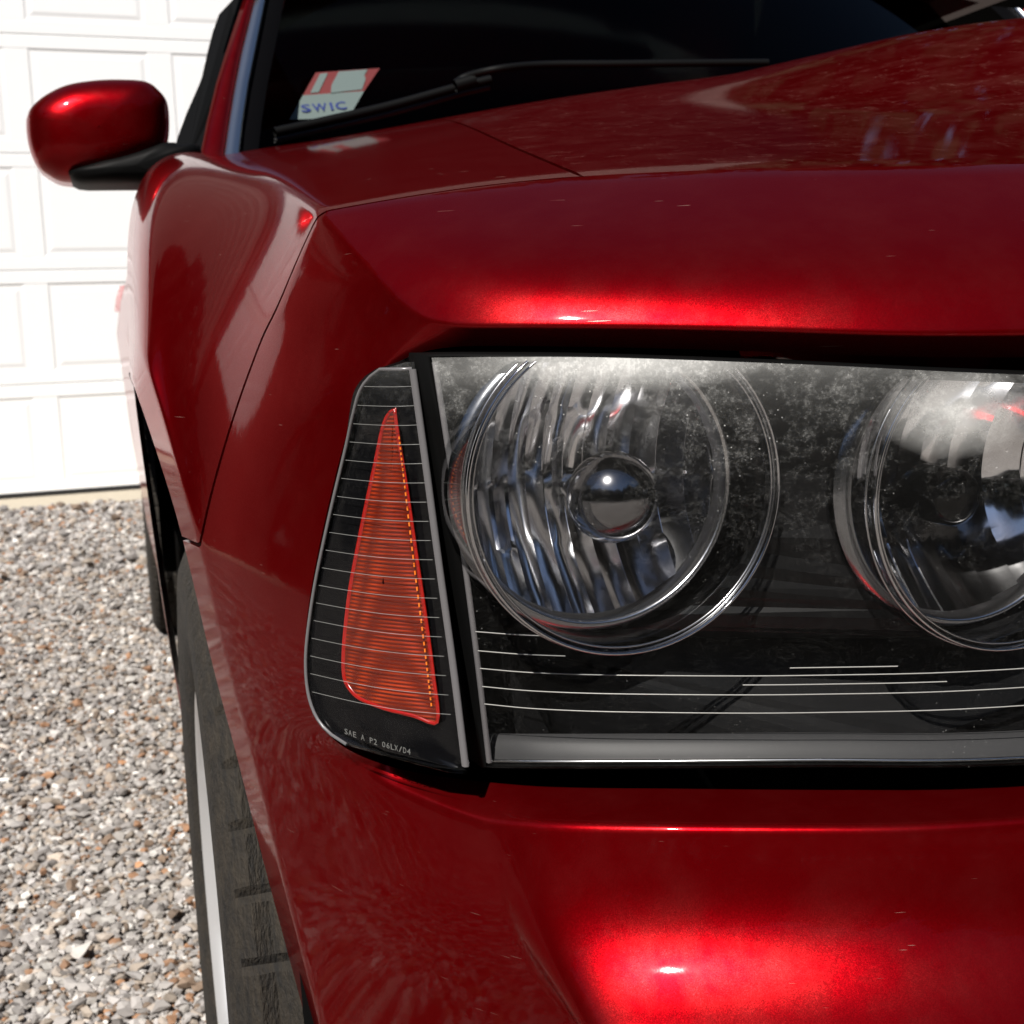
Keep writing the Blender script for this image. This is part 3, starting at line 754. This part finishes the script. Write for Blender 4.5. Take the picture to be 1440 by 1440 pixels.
# ---------------------------------------------------------------- body side, doors to tail
zprof = [.27, .40, .60, .80, .95, 1.05, 1.13, 1.19, 1.215]
xprof = [.085, .062, .045, .032, .022, .040, .068, .105, .16]
def side(mirror):
    ys = list(np.linspace(1.24, 1.72, 12))+[1.9, 2.05, 2.4, 2.8, 3.2, 3.55]+list(np.linspace(3.72, 4.64, 18))+[4.8, 5.0, 5.2, 5.32, 5.38]
    G = []
    for y in ys:
        zlow = .27
        if y < WY+.42: zlow = max(zlow, .40+.5*math.sqrt(max(0, 1-((y-WY)/.43)**2)))
        if abs(y-4.18) < .45: zlow = max(zlow, .36+.42*math.sqrt(max(0, 1-((y-4.18)/.45)**2)))
        rowp = []
        for t in np.linspace(0, 1, 22):
            zt_ = float(np.interp(y, [1.9, 2.12], [.90, 1.215])); z = zlow+(max(zt_, zlow+.01)-zlow)*t; x = np.interp(z, zprof, xprof)
            x += -.014*min(max((y-2.2)/1.5, 0), 1)+.18*max(0, (y-5.1)/.28)**2*.5-.012*min(max((1.95-y)/.25, 0), 1)
            rowp.append(np.array([x if not mirror else 2*CX-x, y, z]))
        G.append(rowp)
    return grid('body_side', G, M['paint'], car)
side(False); side(True)
# wheel-house liners
for yc, x0, x1 in ((WY, .07, .36), (4.18, .07, .36)):
    for mi in (0, 1):
        G = [[np.array([(x if not mi else 2*CX-x), yc+.43*math.cos(a), .37+(.50 if yc < 2 else .42)*math.sin(a)]) for a in np.linspace(-.25, math.pi+.25, 30)] for x in (x0+.012, x1)]
        G.append([np.array([(x1 if not mi else 2*CX-x1), yc+.02*math.cos(a), .37+.02*math.sin(a)]) for a in np.linspace(-.25, math.pi+.25, 30)])
        grid('wheel_liner', G, M['housing'], car)
# underbody and tail
box('underbody', (.12, .62, .24), (2*CX-.12, 5.3, .40), M['housing'], car)
grid('tail_panel', [[np.array([x, 5.38+.05*math.sin(math.pi*(x-.2)/1.5), z]) for x in np.linspace(.22, 2*CX-.22, 12)] for z in (.30, .6, .9, 1.05, 1.20)], M['paint'], car)
grid('trunk_lid', [[np.array([x, y, z]) for x in np.linspace(.15, 2*CX-.15, 10)] for y, z in ((4.55, 1.25), (4.9, 1.24), (5.36, 1.20))], M['paint'], car)
M['tail'] = pm('red_tail_lens', (.6, .01, .015), .15, 0, .6, coat=1)
for mi in (0, 1):
    P = [at(168, 402, 5.10), at(163, 420, 5.12), at(161, 438, 5.14)]
    f = lambda p: p if not mi else np.array([2*CX-p[0], p[1], p[2]])
    grid('tail_lamp', [[f(p+np.array([dx, dy, 0])) for p in P] for dx, dy in ((.02, -.06), (.0, .0), (.012, .05), (.10, .17))], M['tail'], car)

# ---------------------------------------------------------------- glasshouse
def both(name, pts, m, parent, thick=None):
    for mi in (0, 1):
        grid(name, [[(p if not mi else np.array([2*CX-p[0], p[1], p[2]])) for p in r] for r in pts], m, parent)
WB, WT = 2.16, 2.66
def ws(u_or_x, t, y_off=0):
    """windshield point: x across, t up the glass"""
    x = u_or_x; k = (x-CX)/.80; y = WB+(WT-WB)*t+.16*k*k; z = 1.20+.50*t+.03*(1-k*k); return np.array([x, y+y_off, z])
bl_ = at(342, 216, 2.20); tl_ = at(378, -2, 2.55)
def wedge(t): return bl_[0]+(tl_[0]-bl_[0])*t*1.9
xs0 = bl_[0]
GW = [[ws(wedge(t)+(2*CX-2*wedge(t))*s, t) for s in np.linspace(0, 1, 24)] for t in np.linspace(-.12, 1, 12)]
windshield = grid('windshield', GW, M['windshield'], car)
for mi in (0, 1):
    f = lambda p: p if not mi else np.array([2*CX-p[0], p[1], p[2]])
    # bright reveal moulding, red pillar, black door frame: all follow the pillar from its foot upwards
    vv_ = [238, 215, 171, 117, 72, 36, 0, -18, -34]
    def edge(tab, dy): return [f(at(np.interp(-v_, [-q[1] for q in tab], [q[0] for q in tab]), v_, 2.12+(238-v_)*.00155+dy)) for v_ in vv_]
    e1 = [(276, 238), (282, 215), (298, 137), (315, 81), (331, 32), (342, 0), (372, -90)]; e2 = [(311, 238), (313, 220), (320, 171), (329, 117), (338, 72), (347, 36), (356, 0), (380, -90)]
    e3 = [(335, 238), (337, 215), (345, 144), (356, 90), (365, 45), (374, 0), (394, -90)]
    sh = lambda t_, d_: [(u_+d_, v_) for u_, v_ in t_]
    grid('front_pillar', [edge(e1, .02), edge(sh(e1, 5), .0), edge(sh(e2, -8), -.012), edge(e2, .0), edge(sh(e2, 2), .02)], M['paint'], car)
    grid('reveal_moulding', [edge(sh(e2, 1), .012), edge(sh(e2, 3), -.006), edge(sh(e3, -3), -.008), edge(e3, .006), edge(sh(e3, 1), .03)], M['trim_alu'], car)
    grid('black_border', [edge(sh(e3, -1), .02), edge(sh(e3, 14), .02), edge(sh(e3, 26), .03)], M['interior'], windshield)
    grid('side_window', [[f(np.array([x, y, z])) for y in (2.5, 3.0, 3.6, 4.1)] for x, z in ((.15, 1.20), (.21, 1.40), (.30, 1.64))], M['window'], car)
grid('roof', [[np.array([x, y, 1.67+.05*(1-((x-CX)/.7)**2)-(.32*((y-3.9)/.9)**2 if y > 3.9 else 0)]) for x in np.linspace(.32, 2*CX-.32, 14)] for y in (2.68, 3.2, 3.6, 3.9, 4.2, 4.5, 4.75)], M['paint'], car)
# cabin floor / dashboard so that the glass looks into darkness
box('dashboard', (.16, 2.30, .95), (2*CX-.16, 2.75, 1.19), M['interior'], car, .02)
for x in (.55, 1.34): box('seat', (x-.25, 3.1, .6), (x+.25, 3.3, 1.35), M['interior'], car, .06)
box('cabin_back', (.12, 4.3, .6), (2*CX-.12, 4.34, 1.45), M['interior'], car)
# cowl
cowl = [[np.array([x, y, z+.03*(1-((x-CX)/.8)**2)]) for x in np.linspace(.15, 2*CX-.15, 24)] for y, z in ((1.93, 1.19), (2.05, 1.175), (2.16, 1.17), (2.24, 1.19))]
grid('cowl', cowl, M['black'], car)

# ---------------------------------------------------------------- wiper
wip = [at(386, 186, 2.06), at(450, 172, 2.075), at(545, 150, 2.09), at(640, 124, 2.10), at(690, 112, 2.1)]
wiper = tube('wiper', crom(wip, 6), .0075, M['wiper'] if 'wiper' in M else M['black'], car, seg=8)
tube('wiper_rubber', [p+np.array([0, .006, -.012]) for p in crom(wip, 6)], .004, M['rubber'], wiper, seg=6)
tube('wiper_arm', crom([at(640, 118, 2.09), at(655, 108, 2.09), at(700, 97, 2.06), at(765, 91, 2.07), at(860, 90, 2.06), at(960, 89, 2.05), at(1080, 88, 2.04)], 5), .0060, M['black'], wiper, seg=8)
tube('wiper_clip', [at(640, 121, 2.085), at(668, 113, 2.085)], .011, M['black'], wiper, seg=8)

# ---------------------------------------------------------------- side mirror
MO = [(37, 171), (43, 155), (62, 138), (93, 123), (135, 116), (176, 115), (207, 118), (224, 130), (235, 146), (238, 173), (236, 200), (228, 222), (205, 240), (170, 252), (130, 258), (89, 257), (68, 248), (53, 236), (43, 215), (38, 192)]
MYC = 2.05
mo = [p for p in crom([at(u, v, MYC) for u, v in MO+[MO[0]]], 4)][:-1]
mcen = at(140, 190, MYC)
def mrow(f, dy, lift=0): return [mcen+(p-mcen)*f+np.array([0, dy, lift]) for p in mo]
prof = [(1.0, .05), (1.0, .0)]+[(math.cos(a)**.55, -.085*math.sin(a)**.9) for a in np.linspace(.08, math.pi/2-.03, 14)]
mirror = grid('side_mirror', [mrow(f, dy) for f, dy in prof]+[mrow(.01, -.0855)], M['paint'], car, closed_u=True)
grid('mirror_glass', [mrow(1.0, .05), mrow(.95, .055), mrow(.9, .04), mrow(.01, .04)], M['chrome'], mirror, closed_u=True)
# black lower shell and arm
base_o = [(92, 246), (130, 233), (165, 225), (207, 213), (236, 203), (262, 206), (282, 208), (280, 236), (248, 266), (235, 262), (160, 262), (110, 261)]
bo = crom([at(u, v, 2.03) for u, v in base_o+[base_o[0]]], 3)[:-1]; bcn = at(190, 240, 2.03)
def brow(f, dy): return [bcn+(p-bcn)*f+np.array([0, dy, 0]) for p in bo]
grid('mirror_arm', [brow(1, .06), brow(1, .0)]+[brow(f, dy) for f, dy in ((.97, -.03), (.90, -.05), (.7, -.062), (.4, -.066), (.01, -.067))], M['black'], mirror, closed_u=True)
# black sail and window frame ahead of the door glass
sail = [(244, 214), (250, 192), (262, 160), (280, 119), (284, 108), (292, 72), (300, 42), (308, 20), (325, 2), (338, -14), (360, -14), (332, 50), (302, 150), (288, 228), (262, 230)]
so_ = [at(u, v, 2.26+max(0, (230-v))*.0016) for u, v in sail]; sn = len(so_)
mesh('door_sail', so_+[p+np.array([.03, .12, 0]) for p in so_], [tuple(range(sn))]+[(i, (i+1) % sn, sn+(i+1) % sn, sn+i) for i in range(sn)]+[tuple(range(2*sn-1, sn-1, -1))], M['black'], car, smooth=False)

# ---------------------------------------------------------------- grille between the headlights
gx0, gx1 = .735, 2*CX-.735
grille = box('grille', (gx0, .56, .72), (gx1, .58, .915), M['housing'], car)
for i in range(7):
    z = .735+i*.027; box('grille_bar', (gx0, .50, z), (gx1, .555, z+.006), M['chrome_dull'], grille, .002)
box('grille_cross', (CX-.022, .478, .722), (CX+.022, .51, .915), M['paint'], grille, .006)
box('grille_cross', (gx0, .480, .80), (gx1, .508, .838), M['paint'], grille, .006)
for x in (gx0, gx1): box('grille_side', (x-.012, .474, .718), (x+.012, .54, .918), M['paint'], grille, .005)
# far headlight and far corner lamp: mirrored copies
def mirror_copy(src, parent):
    c = src.copy(); col.objects.link(c); c.parent = parent
    c.matrix_parent_inverse = Matrix.Identity(4)
    return c
for src in (headlight, marker, mirror):
    c = src.copy(); col.objects.link(c); c.parent = car; c.matrix_parent_inverse = Matrix.Translation(-car.location) @ Matrix.Translation((2*CX, 0, 0)) @ Matrix.Diagonal((-1, 1, 1, 1))
    for ch in src.children:
        d = ch.copy(); col.objects.link(d); d.parent = c
tag(car, 'red metallic car with dirty twin-lamp headlight parked on the gravel', 'car')

# ---------------------------------------------------------------- sticker on the windshield
def wsp(u, v):
    """windshield glass at a pixel, just outside it"""
    y = 2.3
    for _ in range(30):
        p = at(u, v, y); k = (p[0]-CX)/.80; t = (p[2]-1.20-.03*(1-k*k))/.50; y = WB+(WT-WB)*t+.16*k*k
    return at(u, v, y-.004)
SC = {'a': (444, 102), 'b': (534, 96), 'c': (512, 128), 'd': (426, 134), 'e': (407, 168), 'f': (490, 166)}
def quad(name, pts, m, parent, lift=0.0):
    vs = [wsp(*p)-np.array([0, lift, -lift*.2]) for p in pts]; vs2 = [p+np.array([0, .0008, -.0004]) for p in vs]; k = len(vs)
    return mesh(name, vs+vs2, [tuple(range(k))]+[(i, (i+1) % k, k+(i+1) % k, k+i) for i in range(k)], m, parent, smooth=False)
M['st_white'] = pm('sticker_white', (.085, .115, .11), .5); M['st_red'] = pm('sticker_red', (.10, .003, .003), .5); M['st_blue'] = pm('sticker_blue', (.008, .02, .12), .5)
sticker = quad('windshield_sticker', [SC['d'], SC['c'], SC['f'], SC['e']], M['st_white'], None)
tag(sticker, 'small red and white permit sticker in the lower corner of the windshield', 'sticker')
quad('red_field', [SC['a'], SC['b'], SC['c'], SC['d']], M['st_red'], sticker)
quad('white_tab', [(450, 104), (461, 103), (448, 130), (436, 131)], M['st_white'], sticker, .0015)
quad('white_patch', [(476, 101), (517, 98), (512, 106), (514, 111), (509, 126), (465, 131), (466, 120)], M['st_white'], sticker, .0015)
for ch, u0, u1 in (('S', 424, 438), ('W', 441, 461), ('I', 464, 469), ('C', 472, 488)):
    vb = lambda u_: 158-(u_-424)*.075
    A_, B_ = wsp(u0, vb(u0))-np.array([0, .003, 0]), wsp(u1, vb(u1))-np.array([0, .003, 0])
    text('sticker_letter', ch, A_, B_, .036, M['st_blue'], sticker, lift=(0, 0, 0), tilt=1.2, bold=.02)

# ================================================================ THE PLACE
g0, g1 = atz(0, 706, 0), atz(187, 692, 0)
gdir = (g1-g0)/np.linalg.norm(g1-g0); gdir[2] = 0; gn = np.array([gdir[1], -gdir[0], 0])   # facing the camera
gang = math.atan2(gdir[1], gdir[0])
garage = empty('garage', tuple(g0))
def gp(a, d, z): return g0+gdir*a+gn*d+np.array([0, 0, z])        # along the wall, out of the wall, up
m = M['door_white'] = pm('white_door_paint', (.90, .90, .90), .45)
m = M['wall_white'] = pm('white_siding', (.78, .77, .75), .55)
M['seal'] = pm('black_door_seal', (.01, .01, .01), .7)
M['soffit'] = pm('dark_brown_eave', (.035, .025, .02), .6)
m = M['shingle'] = pm('brown_shingle', (.16, .12, .10), .9); n = N(m)
n.l(n.mixc(n.noise(n.coord(), 9, 6, .7), (.07, .05, .043), (.15, .115, .10)), n.b.inputs['Base Color'])
m = M['shingle_b'] = pm('dark_shingle', (.06, .044, .038), .9)
def gbox(name, a0, a1, d0, d1, z0, z1, m, parent, bev=0.0):
    bm = bmesh.new(); bmesh.ops.create_cube(bm, size=1)
    if bev:
        for v in bm.verts: v.co = Vector((v.co.x*(a1-a0), v.co.y*(d1-d0), v.co.z*(z1-z0)))
        bmesh.ops.bevel(bm, geom=bm.edges[:], offset=bev, segments=2, profile=.6, affect='EDGES')
        for v in bm.verts: v.co = Vector((v.co.x/(a1-a0), v.co.y/(d1-d0), v.co.z/(z1-z0)))
    for v in bm.verts:
        c = v.co; v.co = Vector(gp((a0+a1)/2+c.x*(a1-a0), (d0+d1)/2+c.y*(d1-d0), (z0+z1)/2+c.z*(z1-z0)))
    return from_bm(name, bm, m, parent, smooth=False)
SH = .655; PITCHW = .79; NSEC = 5
A0 = -.714  # left panel edge offset is tuned below
def col_x(u, v): # distance along the wall for a pixel on the door plane
    d = ray(u, v); t = ((g0-CAM)@gn)/(d@gn); return (CAM+d*t-g0)@gdir, (CAM+d*t)[2]
pa, pz_ = col_x(38, 98); 
start = pa-3*PITCHW-.055; DW = 8*PITCHW
def sectional_door(start, ncol):
    """sectional door: per section two rails, stiles and raised pressings"""
    DW = ncol*PITCHW
    door = gbox('garage_door', start, start+DW, -.06, -.03, .02, NSEC*SH+.02, M['door_white'], garage)
    for s in range(NSEC):
        z0 = .02+s*SH
        gbox('rail', start, start+DW, -.03, 0, z0+.0015, z0+.077, M['door_white'], door, .004)
        gbox('rail', start, start+DW, -.03, 0, z0+SH-.078, z0+SH-.0015, M['door_white'], door, .004)
        for c in range(ncol+1):
            a = start+c*PITCHW; lo = a-.065 if c else a; hi = a+.065 if c < ncol else a
            gbox('stile', lo, hi, -.03, -.0003, z0+.0772, z0+SH-.0782, M['door_white'], door)
        for c in range(ncol):
            a = start+c*PITCHW; a0, a1, b0, b1 = a+.0655, a+PITCHW-.0655, z0+.0775, z0+SH-.0785; G = []
            for ins, d in ((0, -.001), (.008, -.0045), (.024, -.005), (.045, -.0012), (.05, -.001)):
                G.append([gp(a0+ins, d, b0+ins), gp(a1-ins, d, b0+ins), gp(a1-ins, d, b1-ins), gp(a0+ins, d, b1-ins)])
            fs = [(q*4+k, q*4+(k+1) % 4, (q+1)*4+(k+1) % 4, (q+1)*4+k) for q in range(4) for k in range(4)]+[(16, 17, 18, 19)]
            mesh('panel', [p for r in G for p in r], fs, M['door_white'], door, smooth=False)
    gbox('door_seal', start, start+DW, -.05, .006, .0, .045, M['seal'], door)
    return door
sectional_door(start, 8); start2 = start-.40-2*PITCHW; sectional_door(start2, 2)
zt = NSEC*SH+.02
gbox('door_casing', start-.14, start, -.05, .03, 0, zt+.05, M['wall_white'], garage, .004)
gbox('door_casing', start+DW, start+DW+.14, -.05, .03, 0, zt+.05, M['wall_white'], garage, .004)
gbox('door_casing', start, start+DW, -.05, .03, zt, zt+.05, M['wall_white'], garage, .004)
M['brown_siding'] = pm('brown_siding', (.03, .02, .016), .8)
gbox('wall', start-.40, start-.14, -.2, 0, 0, zt+.06, M['wall_white'], garage)
gbox('wall', start2, start-.40, -.2, -.002, zt, zt+.06, M['wall_white'], garage)
gbox('wing_wall', start2-2.4, start2, -.2, -.004, 0, zt+.06, M['brown_siding'], garage)
gbox('wall', start+DW+.14, start+DW+.8, -.2, 0, 0, zt+.06, M['wall_white'], garage)
gbox('wing_wall', start+DW+.8, start+DW+9.0, -.2, -.004, 0, zt+.06, M['brown_siding'], garage)
gbox('wall', start-.14, start+DW+.14, -.2, -.002, zt+.055, zt+.06, M['wall_white'], garage)
a0_, a1_ = start2-2.6, start+DW+1.0
gbox('soffit', a0_, a1_, -.2, .10, zt+.06, zt+.08, M['soffit'], garage)
gbox('eave_board', a0_, a1_, .10, .13, zt+.05, zt+.20, M['soffit'], garage)
roof = gbox('roof', a0_, a1_, -.05, -.01, zt+.09, zt+.11, M['soffit'], garage)
for i in range(42):
    d0 = .16-i*.20; z0 = zt+.21+i*.19
    vs = [gp(a0_, d0, z0), gp(a1_, d0, z0), gp(a1_, d0-.22, z0+.19), gp(a0_, d0-.22, z0+.19), gp(a0_, d0, z0-.03), gp(a1_, d0, z0-.03)]
    mesh('shingle_course', vs, [(0, 1, 2, 3), (4, 5, 1, 0)], M['shingle'] if i % 2 else M['shingle_b'], roof, smooth=False)
tag(garage, 'white garage with raised-panel sectional doors behind the red car', 'garage')
m = M['concrete'] = pm('tan_concrete', (.40, .35, .27), .85); n = N(m)
n.l(n.mixc(n.noise(n.coord(), 40, 6), (.33, .28, .21), (.50, .45, .36)), n.b.inputs['Base Color'])
tag(gbox('apron', a0_, a1_, -.1, .50, -.05, .016, M['concrete'], None, .004), kind='structure')

# ---------------------------------------------------------------- ground
m = M['ground'] = pm('gravel_ground', (.3, .27, .24), .9); n = N(m); v = n.coord()
vo = n.new('ShaderNodeTexVoronoi'); vo.inputs['Scale'].default_value = 75; n.l(v, vo.inputs['Vector'])
rc = n.new('ShaderNodeSeparateColor'); n.l(vo.outputs['Color'], rc.inputs[0])
cr = n.ramp(rc.outputs[0], [(0, (.07, .045, .028)), (.25, (.20, .175, .15)), (.6, (.33, .30, .275)), (1, (.55, .52, .49))])
n.l(n.mixc(n.ramp(vo.outputs['Distance'], [(.35, 0), (.75, 1)]), cr, (.05, .04, .03)), n.b.inputs['Base Color'])
n.l(n.bump(n.math('MULTIPLY', vo.outputs['Distance'], -1), 1, .012), n.b.inputs['Normal'])
gv = []; S_ = 240
tag(mesh('ground', [(-S_, -S_, -.004), (S_, -S_, -.004), (S_, S_, -.004), (-S_, S_, -.004)], [(0, 1, 2, 3)], M['ground'], None, smooth=False), kind='structure')
def gravel():
    t = (1+5**.5)/2
    ico = np.array([(-1, t, 0), (1, t, 0), (-1, -t, 0), (1, -t, 0), (0, -1, t), (0, 1, t), (0, -1, -t), (0, 1, -t), (t, 0, -1), (t, 0, 1), (-t, 0, -1), (-t, 0, 1)])/math.sqrt(1+t*t)
    tri = np.array([(0, 11, 5), (0, 5, 1), (0, 1, 7), (0, 7, 10), (0, 10, 11), (1, 5, 9), (5, 11, 4), (11, 10, 2), (10, 7, 6), (7, 1, 8), (3, 9, 4), (3, 4, 2), (3, 2, 6), (3, 6, 8), (3, 8, 9), (4, 9, 5), (2, 4, 11), (6, 2, 10), (8, 6, 7), (9, 8, 1)])
    pos = []; siz = []
    def scatter(n, xlo, xhi, ylo, yhi, s, wedge=True):
        y = rng.uniform(ylo, yhi, n); a = (-.125*y-.25) if wedge else np.full(n, xlo); x = a+(xhi-a)*rng.random(n)
        pos.append(np.stack([x, y, np.zeros(n)], 1)); siz.append(s*np.exp(rng.normal(0, .33, n)))
    scatter(54000, 0, .30, 1.35, 3.2, .0054); scatter(34000, 0, .34, 3.2, 5.2, .0066); scatter(22000, 0, .36, 5.2, 7.50, .0092)
    scatter(9000, -1.9, -.5, 1.3, 7.45, .012, False); scatter(9000, -2.2, .10, .2, 1.5, .011, False); scatter(7000, -3.6, -1.8, .3, 7.4, .015, False)
    P = np.concatenate(pos); s = np.concatenate(siz); n = len(P)
    sc3 = np.stack([rng.uniform(.75, 1.35, n), rng.uniform(.7, 1.2, n), rng.uniform(.5, .85, n)], 1)*s[:, None]
    jit = 1+rng.normal(0, .26, (n, 12, 1))
    Vt = ico[None]*jit*sc3[:, None, :]
    an = rng.uniform(0, 2*math.pi, n); tl = rng.normal(0, .45, n); ca, sa = np.cos(an), np.sin(an); ct, st = np.cos(tl), np.sin(tl)
    x, y, z = Vt[..., 0], Vt[..., 1], Vt[..., 2]
    y, z = y*ct[:, None]-z*st[:, None], y*st[:, None]+z*ct[:, None]
    x, y = x*ca[:, None]-y*sa[:, None], x*sa[:, None]+y*ca[:, None]
    P[:, 2] = s*rng.uniform(-.8, 1.7, n)
    VV = np.stack([x, y, z], -1)+P[:, None, :]
    FT = (tri[None]+12*np.arange(n)[:, None, None]).reshape(-1, 3)
    me = bpy.data.meshes.new('gravel'); me.vertices.add(n*12); me.vertices.foreach_set('co', VV.reshape(-1).astype(np.float32))
    nf = len(FT); me.loops.add(nf*3); me.loops.foreach_set('vertex_index', FT.reshape(-1).astype(np.int32))
    me.polygons.add(nf); me.polygons.foreach_set('loop_start', np.arange(0, nf*3, 3, dtype=np.int32)); me.polygons.foreach_set('loop_total', np.full(nf, 3, np.int32))
    me.update(calc_edges=True)
    ca_ = me.color_attributes.new('stone', 'FLOAT_COLOR', 'POINT')
    pal = np.array([(.40, .38, .37), (.33, .315, .31), (.50, .475, .45), (.26, .245, .24), (.38, .32, .265), (.66, .64, .61), (.28, .13, .055), (.15, .095, .06), (.43, .37, .32), (.17, .16, .16)])
    pr = np.array([.18, .15, .13, .11, .10, .07, .06, .07, .08, .05]); ch = rng.choice(len(pal), n, p=pr/pr.sum())
    c = pal[ch]*np.exp(rng.normal(-.08, .24, (n, 1))); c4 = np.ones((n, 12, 4)); c4[..., :3] = c[:, None, :]
    ca_.data.foreach_set('color', c4.reshape(-1).astype(np.float32))
    me.polygons.foreach_set('use_smooth', np.zeros(nf, bool))
    o = link('gravel', me, M['stone'], None, smooth=False); return o
m = M['stone'] = pm('gravel_stone', (.5, .5, .5), .8); n = N(m); at_ = n.new('ShaderNodeVertexColor'); at_.layer_name = 'stone'
n.l(n.mixc(n.math('MULTIPLY', n.noise(n.coord(), 420, 3), .5), at_.outputs[0], (.28, .24, .20)), n.b.inputs['Base Color'])
tag(gravel(), 'loose pale crushed gravel on the drive', 'gravel', kind='stuff')

# ---------------------------------------------------------------- woodland out of frame, added to darken the reflections in the paint
def wood():
    vs = []; fs = []; r2 = np.random.default_rng(5)
    def cone(p, q, ra, rb):
        k = len(vs)
        for c, r in ((p, ra), (q, rb)):
            for a in np.arange(6)*math.pi/3: vs.append((c[0]+r*math.cos(a), c[1]+r*math.sin(a), c[2]))
        for i in range(6): fs.append((k+i, k+(i+1) % 6, k+6+(i+1) % 6, k+6+i))
    spots = []
    for a in np.linspace(R(20), R(378), 50):           # arc from the left round behind the camera to the right
        for _ in range(2):
            rr = r2.uniform(13, 22)
            if R(20) <= a <= R(118): rr = r2.uniform(17, 24)
            spots.append((rr*math.cos(a+r2.normal(0, .03)), rr*math.sin(a)-1.0))
    for x, y in spots:
        h = r2.uniform(6.0, 9.5) if y < 6 else r2.uniform(10, 14); cone((x, y, 0), (x, y, h*.7), .22, .08)
        n_ = 520 if y < 6 else 800; th = r2.uniform(0, 2*math.pi, n_); zz = r2.uniform(0, 1, n_)**.8; rad = (2.3*np.sqrt(np.clip(1-(zz*2-.9)**2*.55, .05, 1)))*r2.uniform(.35, 1, n_)**.5
        for i in range(n_):
            c = np.array([x+rad[i]*math.cos(th[i]), y+rad[i]*math.sin(th[i]), .3+h*zz[i]]); k = len(vs); e = r2.normal(0, 1, (2, 3)); e = e/np.linalg.norm(e, axis=1)[:, None]*r2.uniform(.25, .5)
            vs.extend([c+e[0], c+e[1], c-e[0], c-e[1]]); fs.append((k, k+1, k+2, k+3))
    return mesh('unseen_woodland', vs, fs, M['leaf'], None, smooth=False)
M['leaf'] = pm('dark_leaves', (.012, .018, .008), .8, 0, .1)
tag(wood(), 'unseen dark trees around the drive, added to darken reflections', 'trees', kind='stuff')
